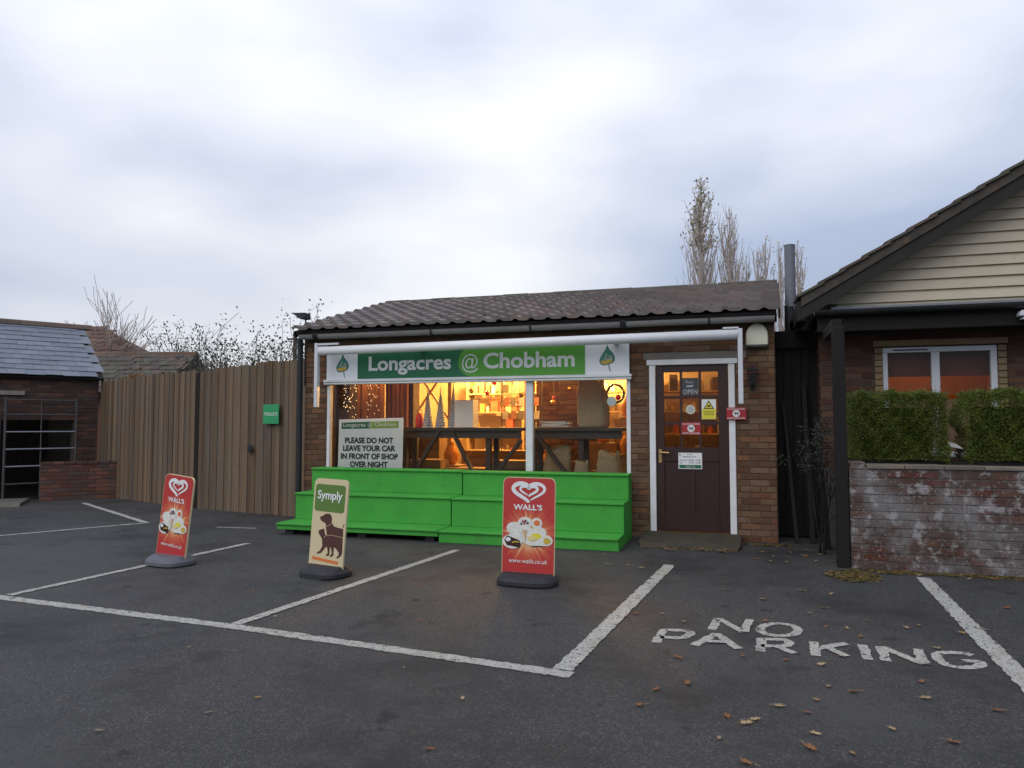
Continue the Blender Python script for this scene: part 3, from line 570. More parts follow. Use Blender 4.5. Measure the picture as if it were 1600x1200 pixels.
# shelves with goods
goods = [mat('goods_%d' % i, c, rough=.5) for i, c in enumerate([(.6, .45, .25), (.5, .12, .06), (.65, .6, .5), (.25, .18, .1), (.55, .38, .1), (.12, .09, .07)])]
def shelves(x0, x1, y, label, seed):
    r2 = random.Random(seed); t = thing('shelf_unit', label, 'shelves', ((x0 + x1) / 2, y, FZ))
    sm = mat('pale_shelf_wood', (.42, .28, .14), rough=.6)
    for x in (x0, x1): w = MB(); w.box(x - .02, x + .02, y, y + .35, FZ, 2.2); w.build('upright', sm, t)
    for k, z in enumerate((.45, .85, 1.25, 1.62, 1.95)):
        w = MB(); w.box(x0 + .02, x1 - .02, y, y + .34, z, z + .025); w.build('shelf', sm, t)
        x = x0 + .06
        while x < x1 - .14:
            wd = r2.uniform(.07, .16); hh = r2.uniform(.10, .28)
            if r2.random() < .8:
                o = thing('shelf_goods', '%s shelf of the %s' % (('goods on the lowest', 'goods on the second lowest', 'goods on the middle', 'goods on the second highest', 'goods on the top')[k], label.replace('wooden ', '').replace(' with goods', '')), 'goods', (x, y + .1, z + .025), group='goods on the shop shelves')
                w = MB()
                if r2.random() < .5: w.box(0, wd * .85, 0, .12, 0, hh)
                else: q = wd * .38; w.tube([(q, q, 0), (q, q, hh * .65), (q, q, hh * .8), (q, q, hh)], [q, q, q * .45, q * .4], 10)
                w.build('pack', r2.choice(goods), o, local=True)
            x += wd + .02
shelves(-3.5, -2.75, 12.4, 'pale wooden shelves with goods at the back of the shop', 3)
shelves(-4.7, -3.65, 12.45, 'wooden shelves with goods behind the cone trees', 4)
shelves(-1.3, -.2, 12.4, 'wooden shelves with goods seen through the door', 5)
shelves(-2.3, -1.45, 12.3, 'wooden shelves with goods behind the hessian sack', 6)
tw = mat('dark_table_wood', (.035, .030, .030), (.05, .042, .04), rough=.6, scale=10)
def trestle(x0, x1, y, label, diag, posts):
    t = thing('display_table', label, 'table', ((x0 + x1) / 2, y, FZ)); zt = 1.375
    for k in range(4): w = MB(); w.box(x0, x1, y - .30 + k * .155, y - .30 + k * .155 + .145, zt - .045, zt); w.build('plank', tw, t)
    w = MB(); w.box(x0 + .05, x1 - .05, y - .26, y - .22, zt - .15, zt - .045); w.build('apron', tw, t)
    for p in posts: w = MB(); w.box(p - .035, p + .035, y - .21, y - .14, FZ, zt - .045); w.build('leg', tw, t); w = MB(); w.box(p - .035, p + .035, y + .14, y + .21, FZ, zt - .045); w.build('leg', tw, t)
    for (xa, za, xb, zb) in diag: w = MB(); w.beam((xa, y - .25, za), (xb, y - .25, zb), .045, .075, (0, 1, 0)); w.build('brace', tw, t)
trestle(-4.80, -2.86, 10.05, 'long dark timber table carrying the cone trees in the window', [(-4.12, 1.33, -4.62, .55), (-3.93, 1.33, -3.5, .55), (-2.9, 1.2, -3.30, .7)], (-4.69, -3.40))
trestle(-2.80, -1.46, 10.05, 'dark timber table carrying the sack in the window', [(-2.72, 1.33, -2.10, .55)], (-2.07, -2.74))
foil = mat('silver_wicker', (.42, .42, .42), (.30, .30, .31), scale=30, rough=.45)
for k, (x, hh, lab) in enumerate(((-4.37, .56, 'left of the three silver cone trees on the window table'), (-4.17, .53, 'middle of the three silver cone trees on the window table'), (-3.97, .60, 'right silver cone tree beside the white box'))):
    t = thing('cone_tree', lab, 'ornament', (x, 9.95, 1.376), group='silver cone trees'); w = MB(); P, Rd = [], []
    for i in range(15):
        f = i / 14; P += [(0, 0, hh * f), (0, 0, hh * f + hh / 28)]; Rd += [.082 * (1 - f) + .006, .070 * (1 - f) + .004]
    w.tube(P, Rd, 12); w.build('cone', foil, t, local=True); w = MB(); w.tube([(0, 0, hh), (0, 0, hh + .05)], .006, 5); w.build('tip', foil, t, local=True)
t = thing('red_lantern', 'small red lantern beside the cone trees', 'lantern', (-4.52, 9.98, 1.376)); w = MB(); w.tube([(0, 0, 0), (0, 0, .03), (0, 0, .12), (0, 0, .19), (0, 0, .21)], [.05, .055, .055, .04, .02], 12); w.build('body', mat('red_lacquer', (.6, .03, .015), rough=.3), t, local=True); w = MB(); w.tube([(-.03, 0, .2), (-.03, 0, .26), (.03, 0, .26), (.03, 0, .2)], .005, 5); w.build('handle', black_p, t, local=True)
t = thing('white_box', 'plain white box on the window table', 'box', (-3.73, 9.95, 1.376)); w = MB(); w.box(-.185, .10, -.1, .12, 0, .385); w.build('carton', p_white, t, local=True, bevel=.004); w = MB(); w.box(-.183, .098, -.098, .118, .3855, .393); w.build('lid', p_white, t, local=True)
hess = mat('hessian', (.30, .24, .15), (.23, .185, .115), scale=25, rough=.95, bump=.5)
wire_t = mat('sack_string', (.20, .15, .09), rough=.9)
def sack(x, y, z, wd, hh, dp, label, seed):
    r2 = random.Random(seed); t = thing('hessian_sack', label, 'sack', (x, y, z), group='hessian sacks in the window'); w = MB(); n = 22; rows = 16
    for i in range(rows + 1):
        f = i / rows; k = (1 - abs(2 * f - 1) ** 6) * .12 + .9 - (.16 * f)
        for j in range(n):
            a = 2 * math.pi * j / n; cx = math.copysign(abs(math.cos(a)) ** .6, math.cos(a)); cy = math.copysign(abs(math.sin(a)) ** .6, math.sin(a))
            fold = 1 + (.05 * math.sin(5 * a + seed) + .04 * math.sin(3 * a + 4 * f + seed)) * (.4 + f) - .10 * math.exp(-((f - .86) / .07) ** 2); w.v.append((cx * wd / 2 * k * fold + .05 * wd * math.sin(2.5 * f + seed) + r2.uniform(-.006, .006), cy * dp / 2 * k * fold + r2.uniform(-.008, .008), hh * f + (hh * .07 * math.sin(3 * a + seed) if i == rows else 0)))
    w.f += [(i * n + j, i * n + (j + 1) % n, (i + 1) * n + (j + 1) % n, (i + 1) * n + j) for i in range(rows) for j in range(n)]
    w.f += [tuple(range(n))[::-1], tuple(rows * n + j for j in range(n))]; w.build('sack_body', hess, t, local=True, smooth=True)
    w = MB(); w.tube([(.05 * wd * math.sin(2.15 + seed) + wd * .335 * math.cos(a), dp * .33 * math.sin(a), hh * .86) for a in [2 * math.pi * q / 20 for q in range(21)]], .007, 5); w.build('sack_tie', wire_t, t, local=True)
sack(-1.94, 9.95, 1.376, .44, .66, .26, 'tall hessian sack standing on the right table', 1)
sack(-1.66, 9.78, .42, .36, .62, .22, 'hessian sack low in the right corner of the window', 2)
sack(-2.0, 9.62, .42, .22, .5, .12, 'small hessian sack below the right table', 3)
sack(-2.42, 10.05, .5, .42, .6, .3, 'hessian sack under the right table', 4)
t = thing('newspaper_stack', 'untidy stack of newspapers on the right table', 'newspapers', (-2.42, 9.92, 1.376))
for k in range(7):
    w = MB(); q = rng.uniform(-.12, .12); m = Matrix.Translation((rng.uniform(-.04, .04), 0, .008 + k * .012)) @ Euler((0, rng.uniform(-.05, .05), q)).to_matrix().to_4x4(); w.box(-.19, .19, -.13, .13, 0, .009, m); w.build('newspaper', p_paleb if k % 2 else p_chalk, t, local=True)
# fairy light curtains
fl_b = mat('fairy_bulb', (1, .8, .5), emit=((1, .62, .28), 5)); wire = mat('light_wire', (.12, .09, .05), rough=.6)
for (x0, x1, y, lab, nb) in ((-5.62, -5.42, 9.72, 'sparkling curtain of fairy lights at the left of the window', 110), (-5.36, -5.18, 9.95, 'dimmer curtain of fairy lights above the window notice', 60), (-3.9, -3.2, 12.2, 'cluster of fairy lights deep in the shop', 70)):
    t = thing('fairy_light_curtain', lab, 'fairy lights', ((x0 + x1) / 2, y, 1.5)); w = MB(); b = MB(); n = 8
    xs = [x0 + (x1 - x0) * i / (n - 1) for i in range(n)]
    for x in xs: w.tube([(x, y, 2.58), (x + .01, y + .01, 2.0), (x, y, 1.45)], .003, 4)
    for k in range(nb):
        x = rng.choice(xs) + rng.uniform(-.012, .012); z = 1.5 + rng.random() ** .75 * 1.0; r = .0045; q = V((x, y - .008, z))
        b.add([q + V((r, 0, 0)), q + V((-r, 0, 0)), q + V((0, r, 0)), q + V((0, -r, 0)), q + V((0, 0, r)), q + V((0, 0, -r))], [(0, 2, 4), (2, 1, 4), (1, 3, 4), (3, 0, 4), (2, 0, 5), (1, 2, 5), (3, 1, 5), (0, 3, 5)])
    w.build('wires', wire, t); tag(b.build('bulbs', fl_b, t, fix=False), kind='stuff')
# trellis, wreath, sticker, low goods
t = thing('cross_braced_frame', 'wooden cross braced frame left of the cone trees', 'frame', (-4.9, 11.2, FZ)); fw_ = mat('pale_timber', (.34, .20, .09), rough=.7)
for a, b in (((-5.2, 11.2, 1.5), (-4.55, 11.2, 2.4)), ((-5.2, 11.22, 2.4), (-4.55, 11.22, 1.5))): w = MB(); w.beam(a, b, .03, .04, (0, 1, 0)); w.build('cross_piece', fw_, t)
for x in (-5.22, -4.53): w = MB(); w.box(x - .03, x + .03, 11.18, 11.24, FZ, 2.5); w.build('upright', fw_, t)
t = thing('hanging_wreath', 'dark twig wreath hanging at the right end of the window', 'wreath', (-1.58, 9.75, 1.83)); w = MB()
for k in range(5):
    P = [(.115 * math.cos(a) + rng.uniform(-.012, .012), rng.uniform(-.012, .012), .115 * math.sin(a) + rng.uniform(-.012, .012)) for a in [2 * math.pi * i / 18 for i in range(19)]]; w.tube(P, .009, 5)
w.build('ring', twig_d, t, local=True); w = MB(); w.tube([(0, 0, .115), (0, 0, .7)], .003, 4); w.build('string', wire, t, local=True)
t = thing('window_sticker', 'round pale sticker on the right end of the shop window', 'sticker', (-1.575, D + .02, 1.72)); plate(t, disc(-1.575, 1.715, .062), D + .022, flat('sticker_green', (.36, .44, .36)), 'sticker_disc'); plate(t, disc(-1.575, 1.715, .04), D + .019, p_chalk, 'sticker_centre')
amber = mat('amber_glass', (.65, .26, .05), rough=.25)
for k, (x, y, z, s) in enumerate(((-1.55, 10.6, 1.0, 1.1), (-1.95, 10.9, 1.15, 1.2), (-2.7, 10.5, .72, 1.1), (-1.6, 11.2, 1.5, 1.3), (-4.3, 10.7, .8, 1.2))):
    t = thing('amber_vase', ('amber vase low at the right end of the window', 'amber vase behind the right table legs', 'amber vase under the tables by the mullion', 'amber vase behind the wreath', 'amber vase under the left table')[k], 'vase', (x, y, z)); w = MB()
    w.tube([(0, 0, 0), (0, 0, .05 * s), (0, 0, .14 * s), (0, 0, .22 * s), (0, 0, .27 * s), (0, 0, .29 * s)], [.05 * s, .085 * s, .10 * s, .06 * s, .035 * s, .05 * s], 14); w.build('body', amber, t, local=True, smooth=True)
    w = MB(); w.box(-.2, .2, -.2, .2, FZ - z, -.002); w.build('plinth', fw_, t, local=True)
cloth = mat('brown_curtain', (0.360, 0.150, 0.075), (0.240, 0.098, 0.053), scale=6, rough=.9, stretch=(5, 5, .6))  # cloth backdrop added to darken the left of the window
for k, (x0, x1, y, lab) in enumerate(((-5.80, -5.22, 10.25, 'added brown curtain darkening behind the left fairy lights'), (-5.30, -4.90, 10.42, 'added brown curtain darkening above the notice'))):
    w = MB(); n = 24
    for z in (FZ + .02, 2.58):
        for i in range(n + 1): w.v.append((x0 + (x1 - x0) * i / n, y + .03 * math.sin(i * 1.3), z))
    w.f += [(i, i + 1, n + 2 + i, n + 1 + i) for i in range(n)]; tag(w.build('darkening_curtain', cloth, None, fix=False), lab, 'curtain')
crate_m = mat('crate_wood', (.20, .12, .06), (.14, .085, .045), scale=9, rough=.85, rand=.3)  # crates added to make the area under the tables dark
for k, (x, y, z, wd, hh, lab) in enumerate(((-4.55, 10.45, FZ, .5, .85, 'added dark crate under the left end of the left table'), (-3.95, 10.5, FZ, .62, .72, 'added dark crate under the middle of the left table'), (-3.2, 10.5, FZ, .6, .88, 'added dark crate under the right end of the left table'), (-2.55, 10.4, FZ, .5, .95, 'added dark crate under the right table'), (-1.75, 10.45, FZ, .55, .8, 'added dark crate at the right end of the window'), (-3.7, 11.2, FZ, 1.1, 1.0, 'wide added dark crate in the middle of the shop'), (-4.75, 11.0, FZ, .4, 1.25, 'narrow added dark crate behind the notice'))):
    t = thing('dark_filler_crate', lab, 'crate', (x, y, z), group='crates added to darken the shop')
    for q in range(int(hh / .12)): w = MB(); w.box(-wd / 2, wd / 2, -.2, -.18, q * .12, q * .12 + .108); w.build('slat', crate_m, t, local=True)
    w = MB(); w.box(-wd / 2, wd / 2, -.179, .2, 0, int(hh / .12) * .12 - .012); w.build('body', crate_m, t, local=True)
gold_m = mat('gold_bauble', (.75, .42, .10), rough=.2, metal=.9); r3 = random.Random(8)
for k in range(16):
    x = r3.uniform(-4.0, -1.6); y = r3.uniform(10.3, 11.6); z = r3.uniform(1.72, 2.25); t = thing('hanging_bauble', 'small gold bauble hanging inside the shop window', 'bauble', (x, y, z), group='gold baubles in the shop window'); r = r3.uniform(.025, .045)
    w = MB(); w.tube([(0, 0, -r), (0, 0, -r * .7), (0, 0, 0), (0, 0, r * .7), (0, 0, r)], [r * .1, r * .71, r, r * .71, r * .15], 12); w.build('ball', gold_m if k % 3 else mat('red_bauble', (.5, .03, .02), rough=.25), t, local=True, smooth=True); w = MB(); w.tube([(0, 0, r), (0, 0, 2.6 - z)], .002, 4); w.build('thread', wire, t, local=True)
card_m = [mat('card_%d' % k, c, rough=.6) for k, c in enumerate(((.7, .62, .45), (.6, .25, .12), (.35, .3, .2), (.75, .7, .6)))]
for k in range(14):
    x = -3.42 + (k % 5) * .12 + r3.uniform(-.02, .02); z = 1.50 + (k // 5) * .20; y = 10.75; t = thing('greeting_card', 'small card on the rack beside the window mullion', 'card', (x, y, z), group='cards on the window rack'); w = MB(); w.box(-.045, .045, 0, .004, 0, .13, Euler((-.2, 0, r3.uniform(-.1, .1))).to_matrix().to_4x4()); w.build('sheet', card_m[k % 4], t, local=True)
t = thing('card_rack', 'thin wire rack holding cards beside the window mullion', 'rack', (-3.18, 10.78, FZ)); w = MB()
for z in (1.49, 1.69, 1.89): w.tube([(-3.5, 10.77, z), (-2.86, 10.77, z)], .005, 5)
w.build('rail', wire, t)
for x in (-3.5, -2.86): w = MB(); w.tube([(x, 10.78, FZ), (x, 10.78, 2.1)], .009, 6); w.build('upright', wire, t)
# window notice
t = thing('window_notice', 'pale notice asking drivers not to leave cars in front', 'notice', (-5.05, D + .1, .62)); yn = D + .095
nb_ = MB(); nb_.prism([(-5.585, .62), (-4.56, .62), (-4.545, 1.515), (-5.57, 1.49)], lambda a, b, k: (a, yn + k, b), .006); nb_.build('notice_board', p_paleb, t)
plate(t, [(-5.53, 1.355), (-5.07, 1.362), (-5.07, 1.458), (-5.53, 1.446)], yn - .003, p_dgreen, 'dark_green_strip'); plate(t, [(-5.068, 1.362), (-4.62, 1.37), (-4.62, 1.468), (-5.068, 1.458)], yn - .003, flat('print_lime', (.20, .36, .04)), 'light_green_strip')
text_on(t, 'Longacres', -5.50, -5.14, 1.368, 1.44, yn - .006, p_silver, .01); text_on(t, '@', -5.105, -5.03, 1.375, 1.44, yn - .006, p_silver); text_on(t, 'Chobham', -4.99, -4.65, 1.393, 1.45, yn - .006, p_silver, .01)
for s_, x0, x1, z0 in (('PLEASE DO NOT', -5.47, -4.70, 1.148), ('LEAVE YOUR CAR', -5.50, -4.665, 1.036), ('IN FRONT OF SHOP', -5.535, -4.625, .92), ('OVER NIGHT', -5.385, -4.785, .806)): text_on(t, s_, x0, x1, z0, z0 + .085, yn - .004, p_black, .045)

# ------------------------------------------------------------------ green staging
def staging(x0, x1, label, dz=0.0, bottom=.0, feet=False, seed=1):
    t = thing('display_staging', label, 'staging', ((x0 + x1) / 2, 8.7, 0), group='green plant staging'); o = .025
    for k, (ya, yb_, z) in enumerate(((8.25, 8.68, .155), (8.66, 9.07, .505), (9.05, 9.33, .815))):
        z += dz
        w = MB(); w.box(x0, x1, ya - o, yb_ - .012, z - .022, z); w.build('tread', green_st, t, bevel=.003)
        zb = bottom if k == 0 else (.155, .505)[k - 1] + dz + .002
        w = MB(); w.box(x0 + .004, x1 - .004, ya, ya + .02, zb, z - .023); w.build('riser', green_st, t, bevel=.002)
    for x in (x0 + .004, x1 - .024):
        w = MB(); w.prism([(8.275, bottom), (9.325, bottom), (9.325, .79 + dz), (9.072, .79 + dz), (9.072, .48 + dz), (8.682, .48 + dz), (8.682, .13 + dz), (8.275, .13 + dz)], lambda a, b, k: (x + k, a, b), .02); w.build('side_panel', green_st, t)
    if feet:
        for x in (x0 + .08, (x0 + x1) / 2, x1 - .2):
            for y in (8.32, 8.9): w = MB(); w.box(x, x + .12, y, y + .12, 0.007, bottom); w.build('foot_block', black_p, t)
staging(-5.73, -3.482, 'left half of the green stepped staging, on dark blocks', 0.0, .075, True)
staging(-3.475, -1.31, 'right half of the green stepped staging, down to the ground', -.006, .008)

# ------------------------------------------------------------------ pavement signs
def heart(cx, cz, sx, sz, t0, t1, n=40):
    P = []
    for i in range(n + 1):
        a = t0 + (t1 - t0) * i / n; P.append((cx + sx * math.sin(a) ** 3, cz + sz * (13 * math.cos(a) - 5 * math.cos(2 * a) - 2 * math.cos(3 * a) - math.cos(4 * a)) / 16))
    return P
ice_m = mat('print_ice_cream', (.74, .72, .66), (.55, .55, .48), scale=38, rough=.45, overlay=[(60, .60, .68, (.62, .50, .22)), (45, .64, .70, (.42, .50, .36))])
def burst_print():
    """printed red panel with a peach starburst round (0, 0.35)"""
    if 'print_burst' in MATS: return MATS['print_burst']
    m = bpy.data.materials.new('print_burst'); m.use_nodes = True; n = m.node_tree.nodes; l = m.node_tree.links; b = n['Principled BSDF']; b.inputs['Roughness'].default_value = .45
    tcn = n.new('ShaderNodeTexCoord'); sp = n.new('ShaderNodeSeparateXYZ'); l.new(tcn.outputs['Object'], sp.inputs[0])
    def ma(op, a, c=None):
        q = n.new('ShaderNodeMath'); q.operation = op
        for i, v in enumerate((a, c)):
            if v is None: continue
            if hasattr(v, 'links'): l.new(v, q.inputs[i])
            else: q.inputs[i].default_value = v
        return q.outputs[0]
    dz = ma('SUBTRACT', sp.outputs[2], .35); rr = ma('SQRT', ma('ADD', ma('MULTIPLY', sp.outputs[0], sp.outputs[0]), ma('MULTIPLY', dz, dz))); an = ma('ARCTAN2', dz, sp.outputs[0])
    nz = n.new('ShaderNodeTexNoise'); nz.noise_dimensions = '1D'; nz.inputs['Scale'].default_value = 4.5; nz.inputs['Detail'].default_value = 3; l.new(an, nz.inputs['W'])
    f = ma('ADD', rr, ma('MULTIPLY', ma('SUBTRACT', .5, nz.outputs[0]), .30)); cr = n.new('ShaderNodeValToRGB'); l.new(ma('MULTIPLY', f, 3.1), cr.inputs[0]); e = cr.color_ramp.elements
    e[0].position = .28; e[0].color = (.72, .42, .20, 1); e[1].position = .82; e[1].color = (.43, .026, .022, 1); q = e.new(.52); q.color = (.54, .11, .045, 1)
    l.new(cr.outputs[0], b.inputs['Base Color']); MATS['print_burst'] = m; return m
def swing_sign(loc, rotz, lean, label, base_m, kind, wd=.49, hh=.86):
    t = thing('pavement_sign', label, 'sign', loc, (0, 0, rotz), group='pavement signs'); zb = .085
    # moulded base: a shallow dome with rounded ends
    w = MB(); rings = [(1.0, .012), (1.0, .045), (.90, .075), (.55, .095)]; n = 28; bw, bd = wd * .56, .19
    for k, z in rings:
        for j in range(n):
            a = 2 * math.pi * j / n; cx = math.copysign(abs(math.cos(a)) ** .6, math.cos(a)); cy = math.copysign(abs(math.sin(a)) ** .75, math.sin(a))
            w.v.append((cx * bw * (k if k > .8 else .86), cy * bd * k, z - (.012 if kind == 'symply' and z < .02 and abs(cx) < .5 else 0)))
    w.f += [(i * n + j, i * n + (j + 1) % n, (i + 1) * n + (j + 1) % n, (i + 1) * n + j) for i in range(3) for j in range(n)] + [tuple(range(n))[::-1], tuple(3 * n + j for j in range(n))]
    w.build('base', base_m, t, local=True, bevel=0)
    w = MB(); w.box(-wd * .47, wd * .47, -.022, .03, .07, .099); w.build('panel_slot', base_m, t, local=True, bevel=.006)
    M = Matrix.Translation((0, 0, .078)) @ Euler(lean).to_matrix().to_4x4()
    p = MB(); p.prism(rrect(-wd / 2, wd / 2, 0, hh, .055, corners=(0, 0, 1, 1)), lambda a, b, k: (a, -.009 + k, b), .018)
    pan = p.build('panel', {'walls': p_cream, 'symply': p_cream}[kind], t, local=True); pan.matrix_basis = M; WM[pan.name] = wm(t) @ M
    y = -.0115; X = lambda u: -wd / 2 + u * wd; Z = lambda v: v * hh
    if kind == 'walls':
        plate(pan, rrect(-wd / 2 + .006, wd / 2 - .006, .004, hh - .006, .05, corners=(0, 0, 1, 1)), y, burst_print(), 'red_print', True)
        hz = Z(.855)
        o_ = heart(0, hz, wd * .30, hh * .108, R(-181), R(150), 52); ribbon_on(pan, o_, [wd * (.022 + .058 * math.sin(math.pi * min(1, (i + 6) / 58)) ** .8) for i in range(53)], y - .003, p_white, 'heart_outer')
        i_ = heart(0, hz + .008, wd * .165, hh * .058, R(-150), R(181), 44); ribbon_on(pan, i_, [wd * (.018 + .042 * math.sin(math.pi * min(1, i / 46)) ** .8) for i in range(45)], y - .004, p_white, 'heart_inner')
        text_on(pan, "WALL'S", X(.21), X(.76), Z(.662), Z(.722), y - .003, p_white, .03, local=True)
        for k, (u, v, ru, rv, m) in enumerate(((.23, .47, .145, .065, 0), (.44, .53, .14, .062, 0), (.40, .43, .20, .075, 0), (.66, .53, .105, .058, 0), (.70, .44, .15, .055, 0), (.66, .36, .28, .065, 0), (.20, .335, .19, .075, 0), (.84, .36, .13, .055, 0))):
            plate(pan, disc(X(u), Z(v), ru * wd, rv * hh, 18), y - .0045 - k * .0004, ice_m, 'ice_cream', True)
        yy = y - .009
        plate(pan, [(X(.05), Z(.345)), (X(.10), Z(.395)), (X(.34), Z(.35)), (X(.37), Z(.31)), (X(.34), Z(.275)), (X(.10), Z(.295))], yy, p_choc, 'chocolate_bar', True)
        plate(pan, disc(X(.125), Z(.355), .05 * wd, .022 * hh, 10), yy - .002, p_white, 'bar_mark', True); ribbon_on(pan, [(X(.2), Z(.325)), (X(.27), Z(.335)), (X(.33), Z(.33))], .012, yy - .002, p_gold, 'bar_name')
        plate(pan, disc(X(.665), Z(.535), .058 * wd, .028 * hh, 14), yy, p_orange, 'fruit_ice', True)
        for q, (u, v) in enumerate(((.40, .545), (.45, .55), (.43, .525), (.37, .52), (.49, .53))): plate(pan, disc(X(u), Z(v), .022 * wd, .013 * hh, 8), yy, (p_crimson, p_black, p_crimson, p_teal, p_grey)[q], 'sauce', True)
        for q, (u, v, ru, rv) in enumerate(((.66, .40, .10, .03), (.86, .355, .07, .032), (.58, .375, .09, .024))): plate(pan, disc(X(u), Z(v), ru * wd, rv * hh, 14), yy - q * .001, (p_yellow, p_gold, flat('print_lemon', (.66, .56, .22)))[q], 'lolly', True)
        plate(pan, [(X(.40), Z(.46)), (X(.48), Z(.46)), (X(.455), Z(.33))], yy - .001, flat('print_wafer', (.55, .36, .20)), 'cone', True); plate(pan, [(X(.33), Z(.44)), (X(.36), Z(.44)), (X(.42), Z(.33)), (X(.40), Z(.33))], yy - .001, p_silver, 'spoon', True)
        ribbon_on(pan, [(X(.56), Z(.295)), (X(.68), Z(.30)), (X(.78), Z(.30))], .008, yy, p_grey, 'tub_name')
        text_on(pan, 'www.walls.co.uk', X(.13), X(.86), Z(.12), Z(.165), y - .003, p_white, .0, local=True, slant=.3)
    else:
        cp = lambda x, yv: (X((x - (165 - 53 * (yv - 100) / 885)) / ((547 - 45 * (yv - 100) / 910) - (165 - 53 * (yv - 100) / 885))), Z(1 - (yv - 95) / 905))
        plate(pan, rrect(X(.05), X(.93), Z(.625), Z(.935), .03), y, p_olive, 'green_panel', True)
        text_on(pan, 'Symply', X(.13), X(.86), Z(.735), Z(.865), y - .003, p_white, .02, local=True)
        dogp = [(232, 500), (240, 492), (275, 475), (300, 455), (340, 452), (362, 470), (370, 500), (368, 540), (395, 575), (440, 585), (500, 590), (500, 672), (320, 672), (305, 600), (300, 548), (292, 556), (286, 545), (270, 542), (245, 528)]
        plate(pan, [cp(*q) for q in dogp], y, p_brown, 'dog_print', True)
        catp = [(222, 640), (240, 625), (262, 618), (285, 608), (290, 640), (300, 672), (380, 664), (498, 674), (496, 840), (470, 875), (440, 892), (433, 882), (460, 860), (458, 830), (420, 790), (400, 785), (398, 860), (385, 880), (360, 885), (362, 875), (382, 850), (368, 790), (355, 787), (352, 865), (340, 880), (315, 880), (318, 870), (336, 850), (328, 800), (312, 787), (280, 830), (250, 862), (210, 874), (208, 864), (245, 838), (270, 790), (266, 720), (242, 684), (225, 662)]
        plate(pan, [cp(*q) for q in catp], y - .002, p_brown, 'cat_print', True)
        ribbon_on(pan, [cp(290, 700), cp(310, 680), cp(380, 667), cp(498, 678)], .008, y - .0045, flat('print_tan', (.36, .22, .13)), 'outline'); ribbon_on(pan, [cp(305, 585), cp(345, 572), cp(372, 550)], .008, y - .003, flat('print_tan', (.36, .22, .13)), 'collar')
        plate(pan, [cp(155, 905), cp(455, 925), cp(448, 955), cp(155, 935)], y, p_orange, 'orange_strip', True)
        plate(pan, [cp(502, 545), cp(512, 540), cp(500, 578), cp(494, 578)], y, p_brown, 'tail_print', True)
    return t
swing_sign((-1.825, 6.37, .006), R(-1), (R(-3), R(.3), 0), 'large red ice cream sign upright before the right staging', rubber, 'walls', .49, .86)
swing_sign((-3.73, 6.15, .006), R(-13), (R(-4), R(1.2), 0), 'cream pavement sign with a dog and cat on it', rubber, 'symply', .43, .82)
swing_sign((-5.53, 6.18, .006), R(-11), (R(-3), R(4.6), 0), 'red ice cream sign leaning over at the left', rubber_g, 'walls', .44, .82)

# ------------------------------------------------------------------ plank gate and fence
pk = MB(); pk.box(-.05, .05, 0, .022, 0, 1); plank_me = pk.mesh('plank', plank_m)
pts_f = [V((-6.20, 9.84, 0)), V((-8.80, 10.365, 0)), V((-12.2, 11.62, 0))]
def planks(name, a, b, za, zb, label, cat, seed):
    r2 = random.Random(seed); t = thing(name, label, cat, a); d = b - a; ln = d.length; d.normalize(); nrm_ = V((d.y, -d.x, 0))
    if nrm_.y > 0: nrm_ = -nrm_
    n = int(ln / .088); x = d if True else d
    for i in range(n):
        f = (i + .5) / n; p = a + d * ln * f + nrm_ * (.0 if i % 2 else .009); zt = za + (zb - za) * f + r2.uniform(-.022, .022)
        m = Matrix((d, -nrm_, V((0, 0, 1)))).transposed().to_4x4(); m.translation = p + V((0, 0, .002)); m = m @ Euler((0, r2.uniform(-.004, .004), r2.uniform(-.03, .03))).to_matrix().to_4x4() @ Matrix.Diagonal((r2.uniform(.82, 1.06), 1, zt, 1)); inst('plank', plank_me, t, m)
    for z in (.4, 1.25, 2.0): w = MB(); w.beam(a - nrm_ * .06 + V((0, 0, z)), b - nrm_ * .06 + V((0, 0, z)), .05, .09); w.build('rail', plank_m, t)
    return t, d, nrm_
gate, gd, gn = planks('plank_gate', pts_f[0], pts_f[1] + V((.06, -.012, 0)), 2.45, 2.33, 'tall plank gate with green trolleys sign beside the shop', 'gate', 1)
w = MB(); q = V((-7.50, 10.10, 1.03)); m = Matrix((gd, -gn, V((0, 0, 1)))).transposed().to_4x4(); m.translation = q + gn * .045; w.box(-.05, .05, -.008, .0, -.06, .06, m); w.box(-.10, .02, -.035, -.02, -.012, .012, m); w.box(-.015, .015, -.03, 0, -.012, .012, m); w.build('latch', black_p, gate)
planks('plank_fence', pts_f[1] - V((.06, -.022, 0)), pts_f[2], 2.33, 2.30, 'tall weathered plank fence left of the gate', 'fence', 2)
w = MB(); w.box(-8.83, -8.76, 10.355, 10.44, 0, 2.30); tag(w.build('fence_post', dark_wood, None, bevel=.004), 'dark post between the plank gate and the fence', 'post')
ts = thing('trolleys_sign', 'small green TROLLEYS sign on the plank gate', 'sign', (-7.04, 9.97, 1.43), (0, 0, math.atan2(-gd.y, -gd.x)))
M0 = wm(ts); plate(ts, rect(-.17, .17, 0, .305), -.03, p_green, 'sign_plate', True, d=.004); text_on(ts, 'TROLLEYS', -.145, .145, .128, .178, -.034, p_white, .01, local=True)
lich = MB()
for k in range(500):
    a = rng.uniform(0, 6.28); r = rng.random() ** .5 * .28; p = V((-11.2 + r * math.cos(a), 11.5 + .4 * r * math.sin(a), 2.30 + .12 * (1 - (r / .28) ** 2) * rng.random())); s = .03
    lich.poly([p + V((rng.uniform(-s, s), rng.uniform(-s, s), rng.uniform(-s, s))) for _ in range(3)])
